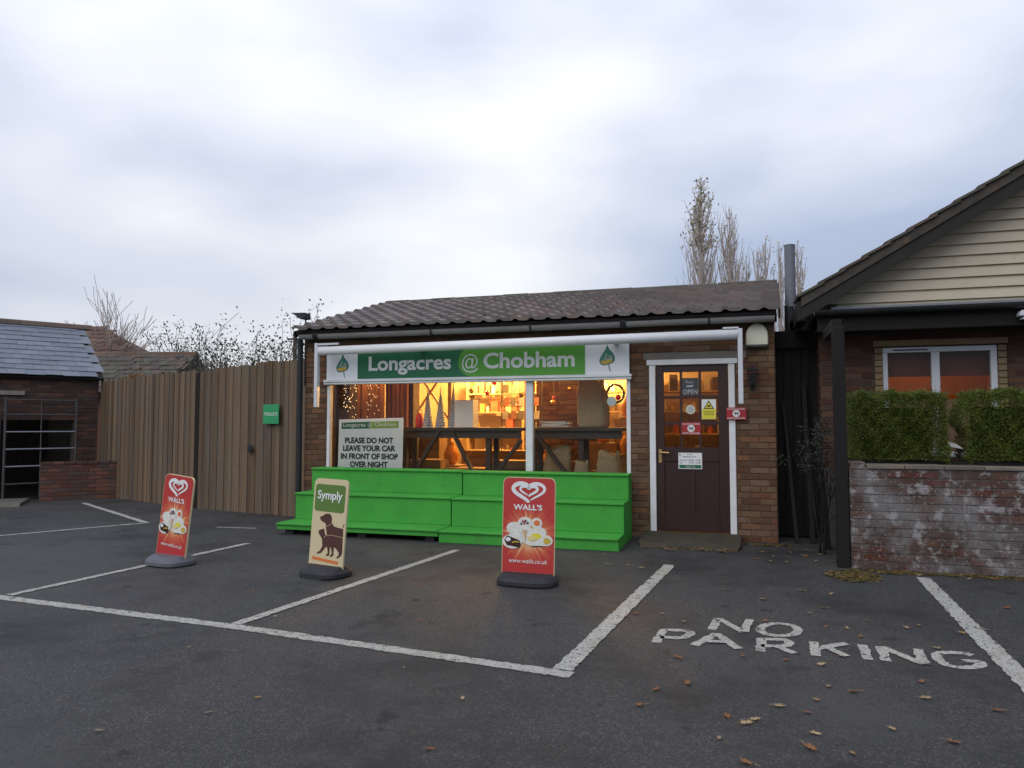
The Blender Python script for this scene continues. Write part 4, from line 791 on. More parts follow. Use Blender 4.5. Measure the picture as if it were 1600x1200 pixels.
tag(lich.build('dead_climber', fallen, None, fix=False), 'rusty clump of dead climber on top of the plank fence', 'plant')

# ------------------------------------------------------------------ left outbuilding
a31 = R(31); le = V((math.sin(a31), math.cos(a31), 0)); lo_ = V((math.cos(a31), -math.sin(a31), 0)); LC = V((-12.24, 11.6, 0))
ob = thing('slate_outbuilding', 'old brick outbuilding with slate roof at far left', 'outbuilding', LC)
LL = 4.2; ls = LC - le * LL                                  # wall runs from ls to LC; outward = lo_
def on_wall(s, out_, z): return LC - le * s + lo_ * out_ + V((0, 0, z))
def wall_box(mb, s0, s1, o0, o1, z0, z1):
    return mb.add([on_wall(s, o, z) for z in (z0, z1) for s, o in ((s0, o0), (s1, o0), (s1, o1), (s0, o1))], [(0, 1, 2, 3), (7, 6, 5, 4), (0, 4, 5, 1), (1, 5, 6, 2), (2, 6, 7, 3), (3, 7, 4, 0)])
w = MB()
for s0, s1, z0, z1 in ((0, .42, 0, 2.42), (.42, 1.6, 1.5, 2.42), (1.6, LL, 0, 2.42)): wall_box(w, s0, s1, -.22, 0, z0, z1)
wall_box(w, 0, LL, -4.0, -3.8, 0, 2.42); wall_box(w, 0, .2, -3.8, -.22, 0, 2.42); wall_box(w, LL - .2, LL, -3.8, -.22, 0, 2.42)
w.build('wall', dark_mortar, ob)
brick_wall(ob, ls, le, LL, 0, 2.40, old_brick, holes=[(LL - 1.6, LL - .42, -1, 1.5)], limit=300, seed=9, pick=lambda p: -p[0])
w = MB(); wall_box(w, 1.25, 2.3, .0, .05, 1.97, 2.05); w.build('lintel', mat('pale_lintel', (.30, .26, .22), rough=.9), ob)
sE, sR = 2.42, 3.55; hw = 2.0; ssl = V((-lo_.x * hw, -lo_.y * hw, sR - sE)); sln = ssl.length; ssl.normalize(); sn = le.cross(ssl); sn = sn if sn.z > 0 else -sn
w = MB(); w.prism([(-.16, -.01), (sln, -.01), (sln, -.06), (-.16, -.06)], lambda a, b, k: on_wall(LL - k * (LL + .06), 0, sE) + ssl * a + sn * b, 1.0)
oroof = w.build('roof', dark_wood, ob)
w = MB(); w.prism([(0, -.01), (sln, -.01), (sln, -.06), (0, -.06)], lambda a, b, k: on_wall(LL - k * (LL + .06), -2 * hw, sE) + V((-ssl.x, -ssl.y, ssl.z)) * a + V((-sn.x, -sn.y, sn.z)) * b, 1.0); w.build('rear_slope', mossy_tile, oroof)
w = MB(); w.add([on_wall(.0, 0, sE), on_wall(.0, -4, sE), on_wall(.0, -2, sR - .03), on_wall(.18, 0, sE), on_wall(.18, -4, sE), on_wall(.18, -2, sR - .03)], [(0, 1, 2), (3, 5, 4), (0, 3, 4, 1), (1, 4, 5, 2), (2, 5, 3, 0)]); w.build('gable_end', old_brick, ob)
sb = MB(); sb.box(-.148, .148, 0, .40, 0, .008); slate_me = sb.mesh('slate', slate_m); NRW = 11; gg = (sln + .16) / NRW
for i in range(14):
    for j in range(NRW):
        s = LL - .15 - i * .30 - (.15 if j % 2 else 0)
        if s < -.05: continue
        m = Matrix((le, ssl, sn)).transposed().to_4x4(); m.translation = on_wall(s + .05, 0, sE) + ssl * (-.16 + j * gg + rng.uniform(-.012, .012)) + sn * (.018 + rng.uniform(0, .004)); m = m @ Euler((-.045, rng.uniform(-.01, .01), rng.uniform(-.012, .012))).to_matrix().to_4x4()
        inst('slate', slate_me, oroof, m)
rt2 = MB(); rt2.prism([(-.13, -.05), (-.08, .03), (0, .06), (.08, .03), (.13, -.05)], lambda a, b, k: (k, a, b), .44); rme2 = rt2.mesh('ridge_tile', mat('brown_ridge', (.13, .085, .065), (.10, .075, .06), scale=8, rough=.9, rand=.2))
for i in range(10):
    m = Matrix((le, V((-lo_.x, -lo_.y, 0)), V((0, 0, 1)))).transposed().to_4x4(); m.translation = on_wall(LL - i * .445, -hw, sR + .02); inst('ridge_tile', rme2, oroof, m)
rk = thing('metal_hurdle', 'dull metal hurdle leaning in the dark outbuilding opening', 'hurdle', on_wall(1.0, .14, 0)); 
for s in (.40, 1.55): w = MB(); w.tube([on_wall(s, .16, .03), on_wall(s, .10, 1.92)], .022, 8); w.build('upright', rusty, rk)
for z in (.32, .64, .96, 1.28, 1.60, 1.88): w = MB(); w.tube([on_wall(.40, .16 - z * .03, z), on_wall(1.55, .16 - z * .03, z)], .016, 6); w.build('rail', steel if z in (.64, .96, 1.28) else rusty, rk)
w = MB(); w.tube([on_wall(.98, .155, .06), on_wall(.98, .10, 1.88)], .012, 6); w.build('upright', rusty, rk)
S0, S1 = V((-12.42, 10.52, 0)), V((-11.28, 11.54, 0)); sdv = (S1 - S0).normalized(); sw = thing('low_brick_wall', 'short low red brick wall before the outbuilding', 'wall', S0); ln = (S1 - S0).length; sy = V((0, 0, 1)).cross(sdv)
w = MB(); m = Matrix((sdv, sy, V((0, 0, 1)))).transposed().to_4x4(); m.translation = S0; w.box(0, ln, 0, .22, 0, .66, m); w.build('core', dark_mortar, sw)
brick_wall(sw, S0, sdv, ln, 0, .66, mat('mixed_red_brick', (.09, .05, .04), scale=30, rough=.95, bump=.6, bscale=90, rand=.25, palette=[(.15, .055, .035), (.10, .055, .042), (.17, .065, .04), (.075, .05, .042)]), seed=12)  # red and darker brown bricks mixed at random
for i in range(8): w = MB(); w.box(i * ln / 8 + .004, (i + 1) * ln / 8 - .004, -.02, .24, .664, .715, m); w.build('coping_brick', old_brick, sw, bevel=.006)
w = MB(); w.prism([(0, 0), (1.6, 0), (1.6, .07), (.15, .06)], lambda a, b, k: S0 + sdv * (-1.9 + k * 1.75) - sy * (1.0 - a * .6) + V((0, 0, b)), 1.0); tag(w.build('concrete_ramp', concrete, None), 'small worn concrete ramp at the far left edge', 'ramp')

# ------------------------------------------------------------------ roofs and growth behind the fence
def tiled_house(name, label, r0, r1, zr, run, drop, m, seed, hip=0, rows=9):
    r0, r1 = V((*r0, 0)), V((*r1, 0)); d = (r1 - r0); ln = d.length; d.normalize(); fr = V((d.y, -d.x, 0)); t = thing(name, label, 'building', (r0 + r1) / 2); r2 = random.Random(seed)
    A0 = r0 + fr * run; B0 = r1 + fr * run + d * hip; A1 = r0 - fr * run; B1 = r1 - fr * run + d * hip; ze = zr - drop; Z = lambda p, z: V((p.x, p.y, z))
    w = MB(); w.add([Z(A0 - fr * .3, 0), Z(B0 - fr * .3 - d * .3, 0), Z(B1 + fr * .3 - d * .3, 0), Z(A1 + fr * .3, 0), Z(A0 - fr * .3, ze), Z(B0 - fr * .3 - d * .3, ze), Z(B1 + fr * .3 - d * .3, ze), Z(A1 + fr * .3, ze)], [(0, 1, 5, 4), (1, 2, 6, 5), (2, 3, 7, 6), (3, 0, 4, 7)]); w.build('wall', old_brick, t)
    w = MB(); w.add([Z(A0, ze), Z(B0, ze), Z(r1, zr), Z(r0, zr), Z(B1, ze), Z(A1, ze)], [(0, 1, 2, 3), (3, 2, 4, 5), (1, 4, 2), (0, 3, 5)]); rf = w.build('roof', m, t)
    up_ = (Z(r0, zr) - Z(A0, ze)); ul = up_.length; up_.normalize(); nn = d.cross(up_); nn = nn if nn.z > 0 else -nn
    cm = MB(); cm.box(0, .24, 0, ul / rows + .08, 0, .03); me = cm.mesh('tile', m); cnt = 0
    for j in range(rows):
        f0 = j / rows; ext = hip * (1 - f0)
        for i in range(int((ln + ext) / .25)):
            if cnt >= 300: break
            cnt += 1
            mm = Matrix((d, up_, nn)).transposed().to_4x4(); mm.translation = Z(A0, ze) + up_ * (f0 * ul) + d * (i * .25 + (.12 if j % 2 else 0)) + nn * (.02 + r2.uniform(0, .02)); mm = mm @ Euler((-.06, 0, r2.uniform(-.01, .01))).to_matrix().to_4x4(); inst('tile', me, rf, mm)
    rm = MB(); rm.prism([(-.14, -.06), (-.08, .04), (0, .07), (.08, .04), (.14, -.06)], lambda a, b, k: (k, a, b), .44); rme = rm.mesh('ridge_tile', clay_m)
    for i in range(int(ln / .45)): mm = Matrix((d, -fr, V((0, 0, 1)))).transposed().to_4x4(); mm.translation = Z(r0 + d * (i * .45), zr + .02); inst('ridge_tile', rme, rf, mm)
    return t
tiled_house('tiled_shed', 'low mossy tiled shed roof behind the plank fence', (-18.9, 17.1), (-15.45, 18.16), 3.50, 2.0, 1.25, mossy_tile, 3)
tiled_house('clay_roofed_barn', 'reddish hipped roof behind the slate outbuilding', (-25, 19.5), (-21.6, 20.6), 4.85, 2.4, 1.5, clay_m, 4, hip=2.2)

def limb(mb, p, d, ln, r, depth, r2, spread, up=.15, seg=4, kids=4, sides=5, minr=.004):
    P, Rr = [p.copy()], [r]
    for i in range(seg):
        d = (d + V((r2.gauss(0, .09), r2.gauss(0, .09), r2.gauss(0, .05) + up * .25))).normalized(); p = p + d * (ln / seg); P.append(p.copy()); Rr.append(max(r * (1 - (i + 1) / (seg + .6)), minr))
    mb.tube(P, Rr, sides, cap=False); ends = [P[-1]]
    if depth:
        for k in range(kids):
            f = r2.uniform(.25, .98); idx = min(int(f * seg), seg - 1); q = P[idx].lerp(P[idx + 1], f * seg - idx); a = r2.uniform(0, 6.28)
            side = d.orthogonal().normalized(); side.rotate(Matrix.Rotation(a, 3, d)); dd = (d + side * spread * r2.uniform(.6, 1.3)).normalized()
            ends += limb(mb, q, dd, ln * r2.uniform(.45, .7), max(Rr[idx] * .6, minr), depth - 1, r2, spread, up, seg, kids, 4, minr)
    return ends
def leaves(pts, n, s, rad, r2, mb=None):
    mb = mb or MB()
    for k in range(n):
        c = r2.choice(pts) + V((r2.gauss(0, rad), r2.gauss(0, rad), r2.gauss(0, rad))); a = V((r2.uniform(-1, 1), r2.uniform(-1, 1), r2.uniform(-1, 1))).normalized(); b = a.orthogonal().normalized(); q = s * r2.uniform(.6, 1.3)
        mb.poly([c - a * q, c + b * q * .5, c + a * q, c - b * q * .5])
    return mb
def bare_tree(loc, hh, label, seed, kids=6, depth=3, spread=.5, stems=5, lean=.45, m=twig, minr=.006):
    r2 = random.Random(seed); t = thing('bare_tree', label, 'tree', loc, group='trees behind the shop'); tr = MB(); z0 = hh * .28
    tr.tube([(0, 0, 0), (.02, 0, z0 * .6), (0, .02, z0)], [hh * .022, hh * .018, hh * .015], 8); tr.build('trunk', m, t, local=True); cr = MB()
    for k in range(stems):
        a = 2 * math.pi * k / stems + r2.uniform(-.3, .3); limb(cr, V((0, 0, z0 * r2.uniform(.75, .98))), V((lean * math.cos(a), lean * math.sin(a), 1)).normalized(), hh * r2.uniform(.5, .72), hh * .010, depth - 1, r2, spread, .12, 5, kids, 5, minr)
    cr.build('crown', m, t, local=True, fix=False); return t
bare_tree((-21.8, 20.9, 0), 4.3, 'bare winter tree rising behind the reddish roof', 5, kids=9, stems=13, lean=.36, minr=.009)
def bush(loc, hh, wd, label, seed, nl=900, m=leaf_g):
    r2 = random.Random(seed); t = thing('straggly_bush', label, 'bush', loc, group='straggly growth behind the fence'); st = MB(); ends = []
    for k in range(14):
        a = r2.uniform(0, 6.28); ends += limb(st, V((r2.uniform(-wd, wd) * .5, r2.uniform(-.3, .3), 0)), V((.3 * math.cos(a), .3 * math.sin(a), 1)).normalized(), hh * r2.uniform(.6, 1.0), .035, 2, r2, .5, .2, 5, 4, 4, .006)
    st.build('stems', twig_d, t, local=True, fix=False); leaves(ends, nl, .04, .14, r2).build('foliage', m, t, local=True, fix=False)
for x, y, hh, wd, lab, sd_, nl in ((-18.0, 19.5, 2.35, 1.8, 'leafy bush showing over the middle of the shed ridge', 1, 2600), (-16.6, 19.6, 2.25, 1.5, 'tallest leafy bush at the right end of the shed', 21, 2600), (-14.7, 17.6, 1.85, 1.2, 'low evergreen bush right of the shed roof', 3, 2800), (-13.6, 17.0, 1.75, 1.2, 'pale straggly bush over the middle of the gate', 9, 1500),
                                   (-12.3, 16.4, 1.75, 1.3, 'twiggy bush over the right half of the gate', 22, 1500), (-10.9, 15.5, 1.9, 1.5, 'straggly bush beside the shop corner', 8, 2300), (-19.5, 20.3, 2.1, 1.5, 'small bush left on the shed ridge', 6, 1300)): bush((x, y, 0), hh * 1.34, wd, lab, sd_, nl)
up_t = thing('utility_pole', 'thin far utility pole above the plank fence', 'pole', (-24.0, 36, 0)); w = MB(); w.tube([(-24, 36, 0), (-24, 36, 6.6)], [.14, .11], 8); w.build('shaft', twig_d, up_t); w = MB(); w.box(-24.5, -23.5, 35.95, 36.05, 6.2, 6.3); w.build('cross_arm', twig_d, up_t)
w = MB()
for dz in (0, .35): w.tube([(-24.4 + (x * 14 - 24) * 0 + (-18 + 36 * x / 1.0) , 36 - 2 * x, 5.9 + dz - 1.2 * (1 - (2 * x - 1) ** 2) + .9) for x in [i / 16 for i in range(17)]], .006, 4)
tag(w.build('overhead_wires', twig_d), 'two thin overhead wires beyond the fence', 'wires')
def poplar(x, y, hh, wd, label, seed, nl, nb=26, spire=0):
    r2 = random.Random(seed); t = thing('poplar_tree', label, 'tree', (x, y, 0), group='poplars behind the shop'); tr = MB(); tr.tube([(0, 0, 0), (.05, 0, hh * .4), (0, 0, hh * .75), (.02, 0, hh)], [hh * .016, hh * .011, hh * .006, .012], 8); tr.build('trunk', twig, t, local=True); cr = MB(); ends = [V((0, 0, hh * f)) for f in (.99, .97, .94, .9)]
    for k in range(nb):
        f = .10 + .75 * k / nb; a = r2.uniform(0, 6.28); lnb = hh * r2.uniform(.26, .42) * (1.08 - f * (.95 if spire else .75)); d = V((math.cos(a) * .26 * wd, math.sin(a) * .26 * wd, 1)).normalized(); p = V((0, 0, hh * f)); P, Q = [p], [hh * .0048 * (1.1 - f * .6)]
        for i in range(6): d = (d + V((-d.x * .16 + r2.gauss(0, .03), -d.y * .16 + r2.gauss(0, .03), .1))).normalized(); p = p + d * lnb / 6; P.append(p); Q.append(max(Q[0] * (1 - (i + 1) / 6.5), .010))
        cr.tube(P, Q, 4, cap=False)
        for j in range(7):
            i = r2.randint(1, 5); a2 = r2.uniform(0, 6.28); q = P[i]; dd = (d + V((math.cos(a2) * .28, math.sin(a2) * .28, .1))).normalized(); e = q + dd * lnb * r2.uniform(.2, .42); cr.tube([q, q.lerp(e, .5) + V((0, 0, -.03)), e], [.016, .012, .008], 3, cap=False)
            if e.z > hh * .74: ends.append(e)
        if p.z > hh * .74: ends.append(p)
    for k in range(spire):                                   # short leafy side twigs make the pointed top
        f = r2.random() ** 1.3; z = hh * (.74 + .25 * f); a = r2.uniform(0, 6.28); ln_t = (.30 + .65 * (1 - f)) * r2.uniform(.5, 1.1); q = V((0, 0, z - ln_t * .6)); e = V((math.cos(a) * ln_t * .75, math.sin(a) * ln_t * .75, z + ln_t * .25)); cr.tube([q, q.lerp(e, .5), e], [.016, .012, .008], 3, cap=False); ends += [e, q.lerp(e, .7)]
    cr.build('crown', twig, t, local=True, fix=False); leaves(ends, nl, .085, .12, r2).build('foliage', leaf_pop, t, local=True, fix=False)
poplar(-1.75, 38.6, 14.2, 2.5, 'tallest poplar with leaves left at its top', 11, 800, 100, 150); poplar(-.38, 39.0, 12.5, 1.7, 'second poplar, slimmer, right beside the tallest', 12, 60, 76); poplar(.42, 39.4, 10.1, 1.0, 'short bare poplar third from the left', 13, 10, 30)
poplar(1.38, 39.7, 11.1, .9, 'thin poplar just left of the flue pipe', 14, 40, 30); poplar(2.05, 40.0, 10.9, .9, 'thin poplar close against the flue pipe', 15, 34, 30); poplar(2.95, 40.2, 10.9, .8, 'thin poplar right of the flue pipe', 16, 26, 34); poplar(.95, 39.2, 10.4, .5, 'faint thin poplar between shorter ones', 17, 14, 26)

# floodlight and flue
fl = thing('floodlight', 'small floodlight on a thin pole at the shop corner', 'floodlight', (-6.32, 9.75, 2.5)); w = MB(); w.tube([(-6.32, 9.75, 2.0), (-6.32, 9.75, 3.03)], .012, 6); w.build('pole', black_p, fl)
w = MB(); w.prism([(-.19, .10), (.04, .095), (.045, .0), (-.05, .0)], lambda a, b, k: (-6.32 + a, 9.66 + k, 3.02 + b), .16); w.build('lamp_head', black_p, fl, bevel=.006)
fu = thing('flue_pipe', 'grey metal flue pipe between the shop and the gabled house', 'flue', (.72, 11.2, 0)); w = MB(); w.tube([(.72, 11.2, 3.10), (.72, 11.2, 3.99)], .075, 20); w.tube([(.72, 11.2, 3.985), (.72, 11.2, 4.0)], .079, 20); w.build('upper_pipe', mat('flue_steel', (0.150, 0.165, 0.188), (0.128, 0.139, 0.158), scale=12, rough=.5), fu, smooth=False)
w = MB(); w.tube([(.70, 11.2, 1.0), (.70, 11.2, 3.12)], .066, 16); w.build('lower_pipe', black_p, fu)

# ------------------------------------------------------------------ dark alley
al = thing('alley_gate', 'dark board gate in the alley beside the shop', 'gate', (.66, 9.95, 0))
for k in range(5): w = MB(); w.box(.43 + k * .105, .43 + k * .105 + .098, 9.93 - (.01 if k % 2 else 0), 9.96, .03, 2.40); w.build('board', dark_wood, al)
w = MB(); w.box(.425, .96, 9.88, 9.95, 2.38, 2.60); w.build('head_board', dark_wood, al)
w = MB(); w.box(.425, .96, 9.965, 10.0, .0, 2.40); w.build('slit_blocker', dark_wood, al)  # added sheet stops sky light showing through the gate slits
for k, (a, b, r, lab) in enumerate((((.80, 9.5, .01), (.76, 9.86, 1.95), .025, 'long thin stick leaning in the alley'), ((.62, 9.4, .01), (.52, 9.85, 1.7), .018, 'dark stick leaning beside the shop corner'), ((.93, 9.1, .01), (.86, 9.4, 1.5), .03, 'grey pole leaning by the black post'))): w = MB(); w.beam(a, b, r * 2, r * 1.4); tag(w.build('leaning_stick', dark_wood), lab, 'stick')
r2 = random.Random(3); t = thing('climbing_plant', 'greyish climber growing by the black post in the alley', 'plant', (.86, 8.8, 0)); st = MB(); ends = []
for k in range(5): ends += limb(st, V((r2.uniform(-.06, .06), r2.uniform(-.1, .1), 0)), V((r2.uniform(-.1, .1), 0, 1)), 1.0, .012, 1, r2, .5, .1, 5, 5, 4, .003)
st.build('stems', dark_wood, t, local=True, fix=False); leaves([e for e in ends if e.z > .6], 700, .018, .05, r2).build('foliage', mat('grey_leaf', (.04, .043, .03), rough=.8, rand=.3), t, local=True, fix=False)

# ------------------------------------------------------------------ gabled house on the right
HX0, HX1, HY = .93, 8.1, 9.5; AX, AZ = 4.5, 0
house = thing('gabled_house', 'brick house with cream boarded gable and dark bargeboards', 'house', (4.5, HY, 0))
slope = .589; vz = lambda x, y_=9.15: 2.921 + (x - .727) * slope if x < AX else 2.921 + (2 * AX - x - .727) * slope
WA, WB, WZa, WZb = 1.60, 2.78, 1.05, 2.315
w = MB()
for x0, x1, z0, z1 in ((HX0, WA - .08, 0, 2.80), (WA - .08, WB + .09, 0, WZa), (WA - .08, WB + .09, 2.40, 2.80), (WB + .09, HX1, 0, 2.80)): w.box(x0, x1, HY, HY + .25, z0, z1)
w.build('wall', dark_mortar, house); w = MB(); w.box(HX0, HX0 + .25, HY + .25, 16, 0, 2.8); w.box(HX1 - .25, HX1, HY + .25, 16, 0, 2.8); w.box(HX0, HX1, 16, 16.2, 0, 2.8); w.build('side_wall', red_brick, house)
brick_wall(house, (HX0, HY, 0), (1, 0, 0), 3.0, .9, 2.78, red_brick, holes=[(WA - .08 - HX0, WB + .09 - HX0, WZa, 2.40)], limit=300, seed=21, pick=lambda p: p[0])
brick_wall(house, (HX0, HY + .25, 0), (0, -1, 0), .25, 0, 2.7, red_brick, limit=0, seed=24)
for s, x in ((0, WA - .08), (1, WB)):
    for k in range(17): w = MB(); w.box(x, x + .085, HY - .02, HY + .1, WZa + k * .075, WZa + k * .075 + .066); w.build('buff_brick', buff_brick, house, bevel=.004)
w = MB(); w.box(WA - .09, WB + .10, HY - .025, HY + .1, 2.33, 2.40); w.build('buff_brick', buff_brick, house, bevel=.004)
w = MB(); fx = [(WA + .005, WA + .06), (WB - .07, WB - .005), (2.115, 2.20)]
for a, b in fx: w.box(a, b, HY - .005, HY + .06, WZa + .06, WZb - .06)
w.box(WA + .005, WB - .005, HY - .006, HY + .06, WZb - .06, WZb); w.box(WA + .005, WB - .005, HY - .006, HY + .06, WZa, WZa + .06)
hf = w.build('window_frame', pvc, house, bevel=.005)
for a, b in ((WA + .06, 2.115), (2.20, WB - .07)): w = MB(); w.box(a, b, HY + .03, HY + .036, WZa + .06, WZb - .06); w.build('window_pane', glass, hf)
w = MB(); w.box(WA + .12, 2.08, HY - .012, HY - .0065, WZb - .04, WZb - .025); w.build('trickle_vent', black_p, hf)
hr = thing('house_room', 'orange lit room behind the white house window', 'room', (2.2, 11, 0)); ow = mat('orange_plaster', (.46, .24, .08), (.40, .20, .07), rough=.8)
w = MB(); w.box(1.2, 3.4, 12.0, 12.1, .1, 2.75); w.box(1.2, 1.25, HY + .26, 12, .1, 2.75); w.box(3.35, 3.4, HY + .26, 12, .1, 2.75); w.build('inner_wall', ow, hr); w = MB(); w.box(1.25, 3.35, HY + .26, 12, 2.70, 2.75); w.build('ceiling', ow, hr); w = MB(); w.box(1.25, 3.35, HY + .26, 12, .1, .15); w.build('floor', floor_m, hr)
w = MB(); w.box(1.25, 3.35, HY + .2, HY + .24, WZb - .33, WZb + .1); w.build('pelmet', mat('brown_pelmet', (.16, .05, .025), rough=.8), hr)
w = MB(); w.box(1.3, 3.3, HY + .35, HY + .37, .9, 1.72); w.build('counter_screen', mat('dusty_pink_board', (.35, .22, .15), rough=.8), hr)
ld = bpy.data.lights.new('room_light', 'POINT'); ld.energy = 9; ld.color = (1, .47, .17); ld.shadow_soft_size = .1; lo = bpy.data.objects.new('room_light', ld); C.objects.link(lo); lo.location = (2.4, 11.0, 2.45)
# gable boards
GY = 9.42
zb = 2.72; k = 0
while zb < 5.0:
    x0 = max((zb + .13 + .14 - 2.921) / slope + .727, HX0 + .12); x1 = min(2 * AX - x0, HX1)
    if x1 - x0 > .2:
        w = MB(); xa = x0; w.add([(x0 - .1, GY, zb), (x1 + .1, GY, zb), (x1 - .1, GY + .03, zb + .128), (x0 + .1, GY + .03, zb + .128), (x0 - .1, GY + .07, zb), (x1 + .1, GY + .07, zb), (x1 - .1, GY + .07, zb + .128), (x0 + .1, GY + .07, zb + .128)], [(0, 1, 2, 3), (5, 4, 7, 6), (0, 4, 5, 1), (3, 2, 6, 7), (0, 3, 7, 4), (1, 5, 6, 2)]); w.build('weatherboard', cream, house, fix=False)
    zb += .125; k += 1
rfm = MB()
top = lambda x, y_: V((x, y_, vz(x)))
for sgn in (0, 1):
    xa, xb = (.70, AX) if sgn == 0 else (2 * AX - .70, AX)
    rfm.add([top(xa, 9.12), top(xb, 9.12), top(xb, 16.3), top(xa, 16.3)] + [top(xa, 9.12) - V((0, 0, .06)), top(xb, 9.12) - V((0, 0, .06)), top(xb, 16.3) - V((0, 0, .06)), top(xa, 16.3) - V((0, 0, .06))], [(0, 1, 2, 3), (7, 6, 5, 4), (0, 4, 5, 1), (3, 2, 6, 7), (0, 3, 7, 4)])
hroof = rfm.build('roof', mossy_tile, house)
vt = MB(); vt.box(0, .33, 0, .30, 0, .028); vt_me = vt.mesh('verge_tile', mossy_tile); ang = math.atan(slope)
for i in range(17):
    for j in range(2):
        x = .66 + i * .235; m = Matrix.Translation((x, 9.075 + j * .29, vz(x) + .012)) @ Euler((0, -ang + .06, rng.uniform(-.015, .015))).to_matrix().to_4x4(); inst('verge_tile', vt_me, hroof, m)
w = MB(); w.prism([(.70, 0), (AX, 0), (AX, 1), (.70, 1)], lambda a, b, k: (a, 9.105 + k, vz(a) - .005 - .115 * b), .2); w.build('verge_mortar', verge_m, hroof)
w = MB(); w.prism([(.70, 0), (AX, 0), (AX, 1), (.70, 1)], lambda a, b, k: (a, 9.125 + k, vz(a) - .123 - .15 * b), .03); w.build('bargeboard', barge_m, hroof)
w = MB(); w.prism([(.70, 0), (AX, 0), (AX, 1), (.70, 1)], lambda a, b, k: (a, 9.158 + k, vz(a) - .125 - .03 * b), .26); w.build('soffit', barge_m, hroof)
w = MB(); w.box(.66, .76, 9.14, 9.9, 2.62, 2.86); w.build('eaves_box', barge_m, hroof, bevel=.01)
# eaves with gutter, free standing post with a tie beam
cn = thing('porch_eaves', 'dark eaves with black gutter along the gabled house front', 'eaves', (4, 9.0, 2.5))
w = MB(); w.add([(.84, 8.99, 2.66), (7.9, 8.99, 2.66), (7.9, 9.41, 2.72), (.84, 9.41, 2.72), (.84, 8.99, 2.69), (7.9, 8.99, 2.69), (7.9, 9.41, 2.76), (.84, 9.41, 2.76)], [(3, 2, 1, 0), (4, 5, 6, 7), (0, 1, 5, 4), (1, 2, 6, 5), (2, 3, 7, 6), (3, 0, 4, 7)]); w.build('lean_to_roof', barge_m, cn)
w = MB(); w.box(.86, 7.9, 8.975, 9.02, 2.47, 2.655); w.build('fascia', dark_wood, cn)
w = MB(); w.box(.86, 7.9, 9.022, HY - .03, 2.49, 2.51); w.build('soffit', dark_wood, cn)
w = MB(); w.prism([(x * .9, z * .75) for x, z in gp2], lambda a, b, k: (.82 + k, 8.91 + a, 2.70 + b), 7.0); cg = w.build('gutter', mat('black_gutter', (0.018, 0.018, 0.018), (0.030, 0.030, 0.031), scale=4, rough=.3), cn)
for x in (.99, 1.85, 2.62): w = MB(); w.prism([(a * .96, b * .84) for a, b in gp] + [(a * .91, b * .77) for a, b in gp[::-1]], lambda a, b, k: (x + k, 8.91 + a, 2.70 + b), .03); w.build('gutter_clip', black_p, cg)
w = MB(); w.box(1.05, 7.9, 9.36, 9.40, 2.762, 2.80); w.build('gutter_glint', mat('gutter_glint_pale', (0.252, 0.258, 0.270), rough=.3, metal=.4), cn)  # pale strip standing in for the bright lit rim of the gutter
po = thing('timber_post', 'tall black timber post at the end of the whitewashed wall', 'post', (.955, 8.02, 0))
w = MB(); w.box(.90, 1.01, 7.97, 8.08, .0, 2.40); w.build('shaft', dark_wood, po, bevel=.006); w = MB(); w.box(.91, 1.0, 8.082, 8.97, 2.37, 2.49); w.build('tie_beam', dark_wood, po)
ll = thing('wall_floodlight', 'white lamp fitting under the canopy at the right edge', 'lamp', (2.92, 8.9, 2.5)); w = MB(); w.prism([(-.10, 0), (.10, -.02), (.10, .06), (-.08, .06)], lambda a, b, k: (2.90 + a, 8.84 + k, 2.55 + b), .12); w.build('housing', pvc, ll, bevel=.01); w = MB(); w.box(2.83, 2.97, 8.86, 8.94, 2.52, 2.531); w.build('lens', p_paleb, ll)
# low whitewashed wall
lw = thing('whitewashed_wall', 'low brick wall with flaking whitewash below the hedges', 'wall', (2.5, 8.0, 0)); w = MB(); w.box(1.025, 5.5, 8.0, 8.22, 0, 1.0); w.build('core', wash_mortar, lw)
brick_wall(lw, (1.025, 8.0, 0.0), (1, 0, 0), 4.4, .0, .975, wash_brick, limit=300, seed=31, ch=.081, pick=lambda p: p[0])
x = 1.18
while x < 5.3: w = MB(); w.box(x, x + .335, 7.975, 8.26, .985, 1.022 + rng.uniform(-.004, .004)); w.build('coping_tile', mat('coping', (.19, .15, .11), (.11, .10, .085), scale=5, rough=.9, rand=.2, bump=.4, overlay=[(5, .6, .7, (.10, .10, .05))]), lw, bevel=.005); x += .34
w = MB(); w.box(1.03, 1.17, 7.99, 8.2, .978, 1.05); w.build('end_brick', wash_brick, lw, bevel=.006)
pl_ = thing('planter_trough', 'dark planter trough standing behind the low wall', 'planter', (3, 8.5, 0)); w = MB(); w.box(1.05, 4.9, 8.27, 8.75, .0, 1.03); w.build('trough', dark_wood, pl_); w = MB(); w.box(1.07, 4.88, 8.29, 8.73, 1.031, 1.05); w.build('soil', mat('potting_soil', (.02, .015, .012), rough=1), pl_)
